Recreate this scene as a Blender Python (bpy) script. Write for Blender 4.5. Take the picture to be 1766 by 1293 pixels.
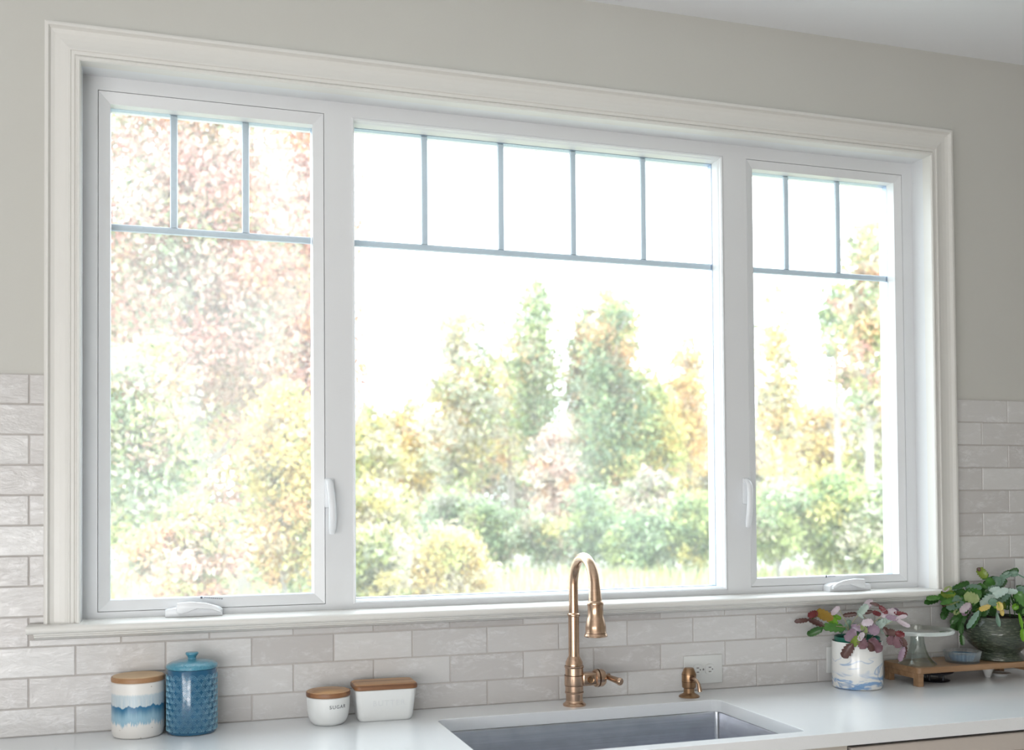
import bpy, bmesh, math, random
import numpy as np
from mathutils import Vector, Matrix, Euler
PI = math.pi
for o in list(bpy.data.objects): bpy.data.objects.remove(o)
S = bpy.context.scene; COL = S.collection
Z0 = 0.92            # worktop height above the floor; everything below is written relative to the worktop

# ------------------------------------------------------------------ camera, sky, lights, exposure
cam_d = bpy.data.cameras.new('camera'); cam = bpy.data.objects.new('camera', cam_d); COL.objects.link(cam)
yaw, pitch, roll = .3141, .0214, -.0074
Fv = Vector((math.sin(yaw)*math.cos(pitch), math.cos(yaw)*math.cos(pitch), math.sin(pitch)))
R0 = Vector((math.cos(yaw), -math.sin(yaw), 0)); U0 = R0.cross(Fv)
Rv = R0*math.cos(roll)+U0*math.sin(roll); Uv = -R0*math.sin(roll)+U0*math.cos(roll)
M = Matrix((Rv, Uv, -Fv)).transposed().to_4x4(); M.translation = Vector((.2066, -2.7661, .5501))
cam.matrix_world = M
cam_d.sensor_width = 36; cam_d.lens = 1837.92/1766*36; cam_d.shift_y = (823.7-646.5)/1766
cam_d.clip_end = 500; cam_d.clip_start = .02
cam_d.dof.use_dof = True; cam_d.dof.focus_distance = 2.95; cam_d.dof.aperture_fstop = 3.2
S.camera = cam
W = bpy.data.worlds.new('sky'); S.world = W; W.use_nodes = True
SKY = 5.0
W.node_tree.nodes['Background'].inputs[0].default_value = (.87, .94, 1, 1)
W.node_tree.nodes['Background'].inputs[1].default_value = SKY
S.view_settings.view_transform = 'Standard'; S.view_settings.look = 'None'
S.view_settings.exposure = 0; S.view_settings.gamma = 1; S.view_settings.use_curve_mapping = False
def area(name, loc, rot, sx, sy, energy, color):
    l = bpy.data.lights.new(name, 'AREA'); l.shape = 'RECTANGLE'; l.size = sx; l.size_y = sy; l.energy = energy; l.color = color
    o = bpy.data.objects.new(name, l); COL.objects.link(o); o.location = loc; o.rotation_euler = rot
    return o
# added fill lights brightening the room side
area('fill_light_rear', (-1.15, -5.3, .35), (PI/2+.3, 0, 0), 1.4, 2.0, 95, (1, .99, .985))
area('fill_light_side', (-1.85, -3.2, .45), (PI/2+.5, 0, -PI/2), 2.2, 1.5, 85, (1, .99, .985))  # added fill as well, tilted up to brighten the ceiling

# ------------------------------------------------------------------ material helpers
MATS = {}
class NT:
    def __init__(s, name):
        s.m = bpy.data.materials.new(name); s.m.use_nodes = True; s.t = s.m.node_tree; s.t.nodes.clear()
        s.out = s.t.nodes.new('ShaderNodeOutputMaterial'); MATS[name] = s.m
    def n(s, typ, **kw):
        x = s.t.nodes.new('ShaderNode'+typ)
        for k, v in kw.items():
            if k.startswith('in_'):
                key = k[3:]; key = int(key) if key.isdigit() else key.replace('_', ' ')
                s.set(x.inputs[key], v)
            else: setattr(x, k, v)
        return x
    def set(s, sock, v):
        if isinstance(v, bpy.types.NodeSocket): s.t.links.new(v, sock)
        elif isinstance(v, bpy.types.Node): s.t.links.new(v.outputs[0], sock)
        elif isinstance(v, (tuple, list)) and len(v) == 3 and sock.type == 'RGBA': sock.default_value = (*v, 1)
        else: sock.default_value = v
    def math(s, op, a, b=0, c=None, clamp=False):
        x = s.n('Math', operation=op, use_clamp=clamp); s.set(x.inputs[0], a); s.set(x.inputs[1], b)
        if c is not None: s.set(x.inputs[2], c)
        return x.outputs[0]
    def mix(s, f, a, b):
        x = s.n('Mix', data_type='RGBA'); s.set(x.inputs['Factor'], f); s.set(x.inputs[6], a); s.set(x.inputs[7], b); return x.outputs[2]
    def ramp(s, f, stops):
        x = s.n('ValToRGB'); s.set(x.inputs[0], f); e = x.color_ramp.elements
        while len(e) < len(stops): e.new(.5)
        for i, (p, c) in enumerate(stops):
            e[i].position = p; e[i].color = (*c, 1) if len(c) == 3 else c
        return x.outputs[0]
    def noise(s, vec, scale, detail=3, rough=.5, dist=0):
        x = s.n('TexNoise'); 
        if vec is not None: s.set(x.inputs['Vector'], vec)
        x.inputs['Scale'].default_value = scale; x.inputs['Detail'].default_value = detail
        x.inputs['Roughness'].default_value = rough; x.inputs['Distortion'].default_value = dist
        return x.outputs['Fac']
    def coord(s, which='Object', scale=None, rot=None):
        c = s.n('TexCoord').outputs[which]
        if scale or rot:
            mp = s.n('Mapping'); s.set(mp.inputs[0], c)
            if scale: mp.inputs['Scale'].default_value = scale
            if rot: mp.inputs['Rotation'].default_value = rot
            c = mp.outputs[0]
        return c
    def bsdf(s, color, rough=.5, metal=0, bump=None, bd=.002, bs=.5, coat=0, spec=.5, alpha=None, link=True, trans=0, sheen=0):
        b = s.n('BsdfPrincipled'); s.set(b.inputs['Base Color'], color); s.set(b.inputs['Roughness'], rough)
        b.inputs['Metallic'].default_value = metal; b.inputs['Coat Weight'].default_value = coat
        b.inputs['Specular IOR Level'].default_value = spec
        b.inputs['Transmission Weight'].default_value = trans
        if alpha is not None: s.set(b.inputs['Alpha'], alpha)
        if bump is not None:
            bp = s.n('Bump'); s.set(bp.inputs['Height'], bump); bp.inputs['Distance'].default_value = bd; bp.inputs['Strength'].default_value = bs
            s.t.links.new(bp.outputs[0], b.inputs['Normal'])
        if link: s.t.links.new(b.outputs[0], s.out.inputs[0])
        return b
def plain(name, color, rough=.5, metal=0, var=.03, nscale=8, bump=0, coat=0, spec=.5):
    t = NT(name); c = t.coord()
    f = t.noise(c, nscale, 4)
    lo = tuple(max(0, x*(1-var)) for x in color); hi = tuple(min(1, x*(1+var)) for x in color)
    bn = t.noise(c, 260, 2) if bump else None
    t.bsdf(t.mix(f, lo, hi), rough, metal, bn, .0006, bump, coat, spec)
    return t.m

# paints
m_wall = plain('wall_paint', (.59, .585, .55), .75, var=.02, nscale=3, bump=.25)
m_ceil = plain('ceiling_paint', (.91, .93, .96), .85, var=.01, nscale=2, bump=.2)
m_trim = plain('trim_paint', (.75, .74, .71), .38, var=.012, nscale=5)
m_vinyl = plain('window_paint', (.75, .765, .785), .36, var=.01, nscale=5)
m_hard = plain('white_hardware', (.80, .82, .85), .30, var=.01)
m_floor = plain('floor_boards', (.40, .34, .28), .5, var=.2, nscale=6)
m_cab = plain('cabinet_paint', (.60, .545, .50), .45, var=.02)
m_frame = plain('cabinet_frame_paint', (.58, .545, .495), .45, var=.02)
m_dark = plain('shadow_gap_black', (.012, .013, .02), .7)
m_grout = plain('grout', (.52, .49, .47), .9, var=.08, nscale=60, bump=.3)
m_spacer = plain('pane_spacer', (.36, .44, .58), .42, metal=1)
m_bar = plain('lattice_bar', (.52, .60, .70), .45)
m_plate = plain('white_plastic', (.70, .71, .70), .32, var=.01)
m_slot = plain('socket_slot', (.25, .24, .24), .6)
m_stoneware = plain('white_stoneware', (.76, .775, .77), .30, var=.015, coat=.2)
m_ink = plain('grey_letter_ink', (.12, .12, .14), .6)
m_emb = plain('embossed_letter_glaze', (.70, .72, .73), .30)
m_black = plain('black_enamel', (.015, .016, .022), .35)
m_soil = plain('potting_soil', (.05, .035, .022), .95, var=.5, nscale=90, bump=1)
m_nurse = plain('green_nursery_plastic', (.01, .13, .09), .35)

def quartz():
    t = NT('quartz_worktop'); c = t.coord()
    f = t.noise(c, 5, 5, .6); g = t.noise(c, 420, 2, .7)
    sp = t.math('GREATER_THAN', g, .66)
    col = t.mix(f, (.85, .875, .90), (.89, .915, .94)); col = t.mix(t.math('MULTIPLY', sp, .18), col, (.50, .50, .49))
    t.bsdf(col, .16, coat=.1); return t.m
m_quartz = quartz()
def tile_mat():
    t = NT('glazed_tile'); c = t.coord(); rnd = t.n('ObjectInfo').outputs['Random']
    off = t.n('CombineXYZ'); t.set(off.inputs[0], t.math('MULTIPLY', rnd, 37.)); t.set(off.inputs[2], t.math('MULTIPLY', rnd, 71.))
    v = t.n('VectorMath', operation='ADD'); t.set(v.inputs[0], c); t.set(v.inputs[1], off.outputs[0]); v = v.outputs[0]
    mp = t.n('Mapping'); t.set(mp.inputs[0], v); mp.inputs['Scale'].default_value = (9, 9, 22); v2 = mp.outputs[0]
    f = t.noise(v2, 1, 6, .62, .8); f2 = t.noise(v2, 3.2, 5, .7, 1.5)
    base = t.mix(rnd, (.555, .535, .525), (.70, .695, .69))
    mot = t.ramp(f2, [(.42, (0, 0, 0)), (.62, (1, 1, 1))])
    gate = t.ramp(f, [(.48, (0, 0, 0)), (.62, (1, 1, 1))])
    k = t.math('MULTIPLY', t.math('MULTIPLY', mot, gate), .62)
    col = t.mix(k, base, (.84, .84, .85))  # pale glaze mottling, with soft streak highlights painted into it
    col = t.mix(t.math('MULTIPLY', f, .16), col, (.46, .44, .43))
    b = t.math('ADD', t.math('MULTIPLY', f, 1.), t.math('MULTIPLY', f2, .35))
    t.bsdf(col, .17, bump=b, bd=.0035, bs=.55, spec=.55); return t.m
m_tile = tile_mat()
def wood(name, c1, c2, axis=0, sc=1, rough=.42):
    t = NT(name); s = [55*sc]*3; s[axis] = 4*sc
    c = t.coord(scale=tuple(s)); f = t.noise(c, 1, 5, .6, .6)
    s2 = [16*sc]*3; s2[axis] = 1.5*sc
    g = t.noise(t.coord(scale=tuple(s2)), 1, 3, .5, 1.2)
    k = t.math('ADD', t.math('MULTIPLY', f, .55), t.math('MULTIPLY', g, .5))
    t.bsdf(t.ramp(k, [(.32, c1), (.7, c2)]), rough, bump=f, bd=.0008, bs=.3); return t.m
m_acacia = wood('acacia_wood', (.24, .105, .045), (.70, .42, .20))
m_acacia_edge = wood('acacia_wood_dark_edge', (.09, .035, .02), (.30, .14, .06))
m_bamboo = wood('bamboo_wood', (.56, .36, .18), (.74, .53, .31), sc=.8)
m_bamboo_edge = wood('bamboo_wood_edge', (.30, .15, .07), (.42, .24, .12), sc=.8)
m_riser = wood('mango_wood', (.20, .105, .05), (.46, .28, .155), sc=.8)
def metal(name, col, rough, dark, sc=(4, 4, 300)):
    t = NT(name); f = t.noise(t.coord(scale=sc), 1, 3, .6); g = t.noise(t.coord(), 30, 3)
    k = t.math('ADD', t.math('MULTIPLY', f, .5), t.math('MULTIPLY', g, .5))
    t.bsdf(t.ramp(k, [(.3, dark), (.65, col)]), rough, 1, bump=f, bd=.0002, bs=.25); return t.m
m_bronze = metal('brushed_bronze', (.64, .46, .34), .26, (.48, .32, .22))
m_bronze_dark = metal('dark_bronze_joint', (.16, .09, .06), .4, (.08, .045, .03))
m_bronze_dull = metal('aged_bronze', (.42, .27, .16), .32, (.25, .145, .08))
m_steel = metal('brushed_stainless_steel', (.58, .60, .65), .26, (.46, .48, .53), (3, 3, 260))
def glass(name, tint=(1, 1, 1), haze=0, rough=.0, spec=1.45, glare_veil=False):
    t = NT(name); tr = t.n('BsdfTransparent', in_Color=tint); gl = t.n('BsdfGlossy', in_Roughness=rough, in_Color=(1, 1, 1))
    lw = t.n('LayerWeight', in_Blend=.5).outputs['Facing']; fr = t.math('ADD', t.math('MULTIPLY', t.math('POWER', lw, 4.), .8), .03 if spec < 1.5 else .06); m = t.n('MixShader'); t.set(m.inputs[0], fr); t.set(m.inputs[1], tr); t.set(m.inputs[2], gl)
    o = m
    if haze:
        tl = t.n('BsdfTranslucent', in_Color=(.96, .98, 1)); h = t.n('MixShader')
        k = haze
        if glare_veil: k = t.math('MULTIPLY', t.noise(t.coord(), 2.5, 3), haze*2)
        t.set(h.inputs[0], k); t.set(h.inputs[1], m); t.set(h.inputs[2], tl); o = h
    t.t.links.new(o.outputs[0], t.out.inputs[0]); return t.m
m_pane = glass('window_glass', (.97, .985, .98), .048, glare_veil=True)  # uneven white film stands in for veiling glare over the garden
m_clear = glass('clear_tableware_glass', (.90, .93, .92), rough=.02, spec=1.6)
m_ribglass = glass('ribbed_glass', (.93, .95, .96), .22, rough=.03, spec=1.7)
m_rimglass = glass('thick_glass_rim', (.86, .84, .74), .6, rough=.05, spec=1.9)
def screen_mat():
    t = NT('insect_screen_mesh'); tr = t.n('BsdfTransparent'); d = t.n('BsdfTranslucent', in_Color=(.95, .96, .98))
    c = t.coord(); w = t.n('TexWave', bands_direction='X'); t.set(w.inputs['Vector'], c); w.inputs['Scale'].default_value = 60
    k = t.math('ADD', t.math('MULTIPLY', w.outputs['Fac'], .03), .025)  # mesh bands, plus a pale veil put in to wash out the view
    m = t.n('MixShader'); t.set(m.inputs[0], k); t.set(m.inputs[1], tr); t.set(m.inputs[2], d)
    t.t.links.new(m.outputs[0], t.out.inputs[0]); return t.m
m_screen = screen_mat()
def drip_mat():
    t = NT('drip_glaze_stoneware'); sep = t.n('SeparateXYZ'); t.set(sep.inputs[0], t.coord())
    x, y, z = sep.outputs; ang = t.math('ARCTAN2', y, x)
    def n1(scale, zs=0., det=3):
        cb = t.n('CombineXYZ'); t.set(cb.inputs[0], t.math('MULTIPLY', ang, scale)); t.set(cb.inputs[2], t.math('MULTIPLY', z, zs))
        return t.noise(cb.outputs[0], 1, det, .6)
    coarse = n1(2.5); fine = n1(22, 2); vfine = n1(60, 10)
    def sm(v, a, b):
        mr = t.n('MapRange', interpolation_type='SMOOTHSTEP'); t.set(mr.inputs[0], v); t.set(mr.inputs[1], a); t.set(mr.inputs[2], b); return mr.outputs[0]
    top = t.math('ADD', .058, t.math('MULTIPLY', coarse, .034)); bot = t.math('ADD', -.016, t.math('ADD', t.math('MULTIPLY', coarse, .045), t.math('MULTIPLY', fine, .055)))
    inb = t.math('MULTIPLY', sm(z, bot, t.math('ADD', bot, .003)), t.math('SUBTRACT', 1, sm(z, top, t.math('ADD', top, .002))))
    deep = sm(z, t.math('SUBTRACT', top, t.math('ADD', .012, t.math('MULTIPLY', fine, .034))), top)
    speck = t.n('TexVoronoi'); t.set(speck.inputs['Vector'], t.coord()); speck.inputs['Scale'].default_value = 55
    spk = t.math('LESS_THAN', speck.outputs['Distance'], .07)
    col = t.mix(t.noise(t.coord(), 14, 3), (.80, .765, .72), (.74, .735, .72))
    col = t.mix(t.math('MULTIPLY', spk, .75), col, (.25, .17, .10))
    hi0 = t.math('ADD', .094, t.math('MULTIPLY', fine, .012))
    up = t.math('MULTIPLY', sm(z, t.math('SUBTRACT', top, .002), top), t.math('SUBTRACT', 1, sm(z, hi0, t.math('ADD', hi0, .006))))
    col = t.mix(t.math('MULTIPLY', up, t.ramp(vfine, [(.38, (.15, .15, .15)), (.62, (.95, .95, .95))])), col, (.30, .47, .58))
    blue = t.mix(deep, t.mix(vfine, (.22, .42, .55), (.36, .53, .63)), t.mix(fine, (.012, .09, .20), (.03, .20, .36)))
    col = t.mix(inb, col, blue)
    t.bsdf(col, .32, bump=t.noise(t.coord(), 30, 3), bd=.001, bs=.3, coat=.25); return t.m
m_drip = drip_mat()
def marble_mat():
    t = NT('blue_marbled_ceramic'); sep = t.n('SeparateXYZ'); c = t.coord(); t.set(sep.inputs[0], c); z = sep.outputs[2]
    mp = t.n('Mapping'); t.set(mp.inputs[0], c); mp.inputs['Scale'].default_value = (5, 5, 17)
    n = t.noise(mp.outputs[0], 1, 2, .45, 1.6)
    line = t.math('SUBTRACT', 1, t.math('MULTIPLY', t.math('ABSOLUTE', t.math('SUBTRACT', n, .5)), 34), clamp=True)
    mp2 = t.n('Mapping'); t.set(mp2.inputs[0], c); mp2.inputs['Scale'].default_value = (9, 9, 26); mp2.inputs['Location'].default_value = (3, 1, 2)
    n2 = t.noise(mp2.outputs[0], 1, 4, .6, 1.5)
    blot = t.ramp(n2, [(.52, (0, 0, 0)), (.60, (1, 1, 1))])
    low = t.n('MapRange'); t.set(low.inputs[0], z); low.inputs[1].default_value = .052; low.inputs[2].default_value = .03
    mid = t.n('MapRange'); t.set(mid.inputs[0], z); mid.inputs[1].default_value = .098; mid.inputs[2].default_value = .075
    col = t.mix(t.noise(c, 20, 2), (.78, .80, .80), (.83, .82, .79))
    col = t.mix(t.math('MULTIPLY', t.math('MULTIPLY', line, mid.outputs[0]), .8), col, (.22, .36, .58))
    col = t.mix(t.math('MULTIPLY', t.math('MULTIPLY', blot, low.outputs[0]), .8), col, (.10, .30, .62))
    t.bsdf(col, .22, coat=.3); return t.m
m_marble = marble_mat()
m_teal = plain('teal_glaze', (.014, .10, .20), .14, var=.35, nscale=16, coat=.5)
m_teal_hi = plain('pale_teal_ridge_glaze', (.21, .42, .54), .25, var=.2, nscale=30, coat=.3)
m_lidteal = None
def lid_teal():
    t = NT('stippled_teal_lid'); c = t.coord(); v = t.n('TexVoronoi'); t.set(v.inputs['Vector'], c); v.inputs['Scale'].default_value = 320
    t.bsdf(t.mix(v.outputs['Distance'], (.05, .22, .33), (.10, .33, .44)), .16, bump=v.outputs['Distance'], bd=.0012, bs=.6, coat=.4); return t.m
m_lidteal = lid_teal()
def greenglass():
    t = NT('crackled_green_glass'); c = t.coord(scale=(16, 16, 95)); n = t.noise(c, 1, 5, .7, 1.5)
    c2 = t.coord(scale=(55, 55, 300)); n2 = t.noise(c2, 1, 4, .7)
    k = t.ramp(n2, [(.50, (0, 0, 0)), (.66, (1, 1, 1))])
    col = t.mix(t.math('MULTIPLY', k, .45), t.mix(n, (.010, .017, .012), (.05, .068, .04)), (.26, .28, .20))
    t.bsdf(col, .13, bump=t.math('ADD', n, n2), bd=.004, bs=.7, coat=.5); return t.m
m_green = greenglass()
m_bluestuff = plain('blue_gel_beads', (.05, .15, .26), .25, var=.5, nscale=60)

def leafmat(name, a, b, rough=.26):
    t = NT(name); f = t.noise(t.coord(), 60, 3)
    c = t.mix(f, a, b); p = t.bsdf(c, rough, link=False, spec=.45); tr = t.n('BsdfTranslucent'); t.set(tr.inputs[0], c)
    m = t.n('MixShader', in_Fac=.25); t.set(m.inputs[1], p.outputs[0]); t.set(m.inputs[2], tr.outputs[0]); t.t.links.new(m.outputs[0], t.out.inputs[0]); return t.m
LM = dict(purple=leafmat('purple_leaf', (.16, .07, .085), (.30, .17, .20)), brown=leafmat('purple_brown_leaf', (.09, .045, .04), (.19, .10, .09)),
          red=leafmat('dark_red_leaf', (.13, .02, .03), (.27, .06, .06)), pink=leafmat('silvery_pink_leaf', (.52, .42, .47), (.75, .68, .72)),
          pale=leafmat('pale_silver_green_leaf', (.42, .55, .48), (.62, .72, .66)), lime=leafmat('bright_green_leaf', (.13, .36, .02), (.25, .50, .05)),
          orange=leafmat('ochre_leaf', (.36, .20, .03), (.46, .32, .07)), dgreen=leafmat('dark_green_leaf', (.025, .09, .02), (.07, .19, .045)),
          green=leafmat('green_leaf', (.06, .20, .04), (.16, .36, .09)), olive=leafmat('olive_leaf', (.17, .26, .03), (.32, .42, .08)),
          grey=leafmat('grey_green_leaf', (.13, .24, .17), (.27, .42, .32)), yellow=leafmat('yellow_leaf', (.62, .45, .10), (.80, .66, .22)),
          ygreen=leafmat('yellow_green_leaf', (.32, .42, .16), (.50, .58, .28)), stem=leafmat('pale_plant_stem', (.35, .36, .20), (.55, .50, .36)),
          mauve=leafmat('mauve_leaf', (.30, .20, .28), (.48, .36, .44)))

# ------------------------------------------------------------------ object helpers
def tag(o, label=None, cat=None, group=None, kind=None):
    if label: o['label'] = label
    if cat: o['category'] = cat
    if group: o['group'] = group
    if kind: o['kind'] = kind
    return o
def empty(name, loc, label, cat, group=None, rz=0):
    o = bpy.data.objects.new(name, None); COL.objects.link(o); o.location = loc; o.rotation_euler = (0, 0, rz); o.empty_display_size = .05
    return tag(o, label, cat, group)
def link(name, me, mat, parent=None, loc=(0, 0, 0), rot=None, smooth=None):
    if mat and not me.materials: me.materials.append(mat)
    o = bpy.data.objects.new(name, me); COL.objects.link(o); o.location = loc
    if rot: o.rotation_euler = rot
    if parent: o.parent = parent
    if smooth is not None: shade(me, smooth)
    return o
def shade(me, ang=40):
    me.polygons.foreach_set('use_smooth', [True]*len(me.polygons))
    bm = bmesh.new(); bm.from_mesh(me); a = math.radians(ang)
    for e in bm.edges:
        if len(e.link_faces) == 2 and e.calc_face_angle(0) > a: e.smooth = False
    bm.to_mesh(me); bm.free()
def tomesh(bm, name):
    bmesh.ops.recalc_face_normals(bm, faces=bm.faces); me = bpy.data.meshes.new(name); bm.to_mesh(me); bm.free(); return me
def boxbm(bm, c, s, bevel=0, seg=1, rot=None):
    r = bmesh.ops.create_cube(bm, size=1); vs = r['verts']
    bmesh.ops.scale(bm, vec=s, verts=vs)
    if rot: bmesh.ops.rotate(bm, cent=(0, 0, 0), matrix=Euler(rot).to_matrix(), verts=vs)
    bmesh.ops.translate(bm, vec=c, verts=vs)
    if bevel:
        es = list({e for v in vs for e in v.link_edges}); bmesh.ops.bevel(bm, geom=es, offset=bevel, segments=seg, affect='EDGES', profile=.5)
def box(name, lo, hi, mat, parent=None, bevel=0, seg=1, loc=(0, 0, 0), rot=None):
    bm = bmesh.new(); c = [(a+b)/2 for a, b in zip(lo, hi)]; s = [b-a for a, b in zip(lo, hi)]
    boxbm(bm, c, s, bevel, seg); o = link(name, tomesh(bm, name), mat, parent, loc, rot)
    if bevel: shade(o.data, 30)
    return o
def lathe(name, prof, mat, parent=None, loc=(0, 0, 0), seg=48, rot=None, ang=35, sc=None, wav=None):
    bm = bmesh.new(); rings = []
    for r, z in prof:
        if r < 1e-6: rings.append([bm.verts.new((0, 0, z))])
        else:
            ring = []
            for k in range(seg):
                a = 2*PI*k/seg; rr = r*(1+wav(a, z)) if wav else r
                ring.append(bm.verts.new((rr*math.cos(a)*(sc or 1), rr*math.sin(a), z)))
            rings.append(ring)
    for a, b in zip(rings, rings[1:]):
        if len(a) == 1 and len(b) == 1: continue
        for k in range(seg):
            k2 = (k+1) % seg
            if len(a) == 1: bm.faces.new((a[0], b[k], b[k2]))
            elif len(b) == 1: bm.faces.new((a[k], a[k2], b[0]))
            else: bm.faces.new((a[k], a[k2], b[k2], b[k]))
    me = tomesh(bm, name); o = link(name, me, mat, parent, loc, rot); shade(me, ang); return o
def tube_bm(bm, pts, rad, seg=12, flat=1., up=Vector((0, 0, 1)), cap=True):
    pts = [Vector(p) for p in pts]; n = len(pts); prev = None; rings = []
    for i, p in enumerate(pts):
        t = (pts[min(i+1, n-1)]-pts[max(i-1, 0)]).normalized()
        if prev is None:
            s = t.cross(up)
            if s.length < 1e-3: s = t.cross(Vector((1, 0, 0)))
        else: s = prev-t*prev.dot(t)
        s.normalize(); prev = s; b = s.cross(t)
        r = rad[i] if isinstance(rad, (list, tuple)) else rad
        rings.append([bm.verts.new(p+s*r*math.cos(2*PI*k/seg)+b*r*flat*math.sin(2*PI*k/seg)) for k in range(seg)])
    for a, b in zip(rings, rings[1:]):
        for k in range(seg): bm.faces.new((a[k], a[(k+1) % seg], b[(k+1) % seg], b[k]))
    if cap: bm.faces.new(rings[0][::-1]); bm.faces.new(rings[-1])
def tube(name, pts, rad, mat, parent=None, seg=12, flat=1., up=Vector((0, 0, 1)), loc=(0, 0, 0)):
    bm = bmesh.new(); tube_bm(bm, pts, rad, seg, flat, up); me = tomesh(bm, name); o = link(name, me, mat, parent, loc); shade(me, 50); return o
def rings(name, rects, mat, parent=None, close=False, smooth=25):
    """mitred rectangular ring: bridge rectangles (x0, x1, z0, z1, y) one after another"""
    bm = bmesh.new(); L = []
    for x0, x1, z0, z1, y in rects: L.append([bm.verts.new(v) for v in ((x0, y, z0), (x1, y, z0), (x1, y, z1), (x0, y, z1))])
    pr = list(zip(L, L[1:])) + ([(L[-1], L[0])] if close else [])
    for a, b in pr:
        for k in range(4): bm.faces.new((a[k], a[(k+1) % 4], b[(k+1) % 4], b[k]))
    me = tomesh(bm, name); return link(name, me, mat, parent)
def prism(name, poly, y0, y1, mat, parent=None, bevel=0, seg=2, loc=(0, 0, 0), plane='xz', rot=None):
    """polygon in xz extruded along y (or in xy extruded along z)"""
    bm = bmesh.new()
    f = bm.faces.new([bm.verts.new((a, y0, b) if plane == 'xz' else (a, b, y0)) for a, b in poly])
    r = bmesh.ops.extrude_face_region(bm, geom=[f]); vs = [g for g in r['geom'] if isinstance(g, bmesh.types.BMVert)]
    bmesh.ops.translate(bm, vec=(0, y1-y0, 0) if plane == 'xz' else (0, 0, y1-y0), verts=vs)
    if bevel:
        bmesh.ops.recalc_face_normals(bm, faces=bm.faces)
        es = [e for e in bm.edges if abs((e.verts[0].co-e.verts[1].co)[1 if plane == 'xz' else 2]) < 1e-7]
        bmesh.ops.bevel(bm, geom=es, offset=bevel, segments=seg, affect='EDGES', profile=.5)
    me = tomesh(bm, name); o = link(name, me, mat, parent, loc, rot); shade(me, 40); return o
def rrect(x0, x1, y0, y1, r, n=6):
    P = []
    for cx, cy, a in ((x1-r, y0+r, -PI/2), (x1-r, y1-r, 0), (x0+r, y1-r, PI/2), (x0+r, y0+r, PI)):
        for k in range(n+1): P.append((cx+r*math.cos(a+PI/2*k/n), cy+r*math.sin(a+PI/2*k/n)))
    return P
def loft(name, loops, mat, parent=None, cap0=True, cap1=True, loc=(0, 0, 0), ang=35, rot=None):
    bm = bmesh.new(); L = [[bm.verts.new(v) for v in lp] for lp in loops]; n = len(L[0])
    for a, b in zip(L, L[1:]):
        for k in range(n): bm.faces.new((a[k], a[(k+1) % n], b[(k+1) % n], b[k]))
    if cap0: bm.faces.new(L[0][::-1])
    if cap1: bm.faces.new(L[-1])
    me = tomesh(bm, name); o = link(name, me, mat, parent, loc, rot); shade(me, ang); return o
def text_mesh(body, size, depth):
    cu = bpy.data.curves.new('t', 'FONT'); cu.body = body; cu.size = size; cu.extrude = depth; cu.align_x = 'CENTER'; cu.space_character = 1.25
    o = bpy.data.objects.new('t', cu); COL.objects.link(o); dg = bpy.context.evaluated_depsgraph_get()
    me = bpy.data.meshes.new_from_object(o.evaluated_get(dg)); bpy.data.objects.remove(o); return me

# ------------------------------------------------------------------ room shell
FL = -Z0; CE = 1.964
kL, kR, kT, kB = -.0685, 2.5671, 1.7072, .2659
iX0, iX1, iZ1 = .0116, 2.4769, 1.6174
YW = .008            # painted wall plane; tiles stand proud of it up to y = 0
XL, XR, YR = -1.9, 4.6, -5.4
def wallbm(parts):
    bm = bmesh.new()
    for lo, hi in parts: boxbm(bm, [(a+b)/2 for a, b in zip(lo, hi)], [b-a for a, b in zip(lo, hi)])
    return tomesh(bm, 'wall')
o0, o1, h0, h1 = iX0-.012, iX1+.012, kB-.03, iZ1+.012
wall_back = link('wall_back', wallbm([((XL, YW, FL), (o0, .17, CE)), ((o1, YW, FL), (XR, .17, CE)), ((o0, YW, FL), (o1, .17, h0)), ((o0, YW, h1), (o1, .17, CE))]), m_wall)
tag(wall_back, 'warm off white painted wall around the window with pale tiled backsplash', 'wall', kind='structure')
for nm, lo, hi, lb in (('wall_left', (XL-.1, YR, FL), (XL, .17, CE), 'plain off white wall left of the worktop'),
                       ('wall_right', (XR, YR, FL), (XR+.1, .17, CE), 'plain off white wall right of the worktop')):
    tag(box(nm, lo, hi, m_wall), lb, 'wall', kind='structure')
tag(box('wall_rear', (XL-.1, YR-.1, FL), (XR+.1, YR, CE), m_wall), 'plain off white wall opposite the window', 'wall', kind='structure')
tag(box('ceiling', (XL-.1, YR-.1, CE), (XR+.1, .17, CE+.1), m_ceil), 'smooth bluish white ceiling', 'ceiling', kind='structure')
tag(box('floor', (XL-.1, YR-.1, FL-.05), (XR+.1, .17, FL), m_floor), 'brown timber floor', 'floor', kind='structure')

# tiles: every one its own piece of the wall
TW, TH, TZ = .2063, .0722, -.006
gr = link('grout', wallbm([((-.95, .0025, 0), (kL+.004, YW, TZ+12*TH)), ((kR-.004, .0025, 0), (3.7, YW, TZ+12*TH)), ((kL+.004, .0025, 0), (kR-.004, YW, .25))]), m_grout, wall_back)
tcache = {}
def tile(x0, x1, z0, z1):
    g = .0016; w = round(x1-x0-2*g, 4); h = round(z1-z0-2*g, 4)
    if w < .004 or h < .004: return
    if (w, h) not in tcache:
        bm = bmesh.new(); boxbm(bm, (0, .0035, 0), (w, .007, h))
        es = [e for e in bm.edges if all(v.co.y < .001 for v in e.verts)]
        bmesh.ops.bevel(bm, geom=es, offset=.0011, segments=1, affect='EDGES'); me = tomesh(bm, 'tile'); me.materials.append(m_tile); tcache[(w, h)] = me
    me = tcache[(w, h)]
    o = bpy.data.objects.new('tile', me); COL.objects.link(o); o.parent = wall_back
    o.location = ((x0+x1)/2, random.uniform(0, .0009), (z0+z1)/2)
    o.rotation_euler = (random.uniform(-.006, .006), 0, random.uniform(-.003, .003))
random.seed(4); SL, SR = -.1031, 2.640
tile(SL, kL, kB, TZ+4*TH); tile(kR, SR, kB, TZ+4*TH)
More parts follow.
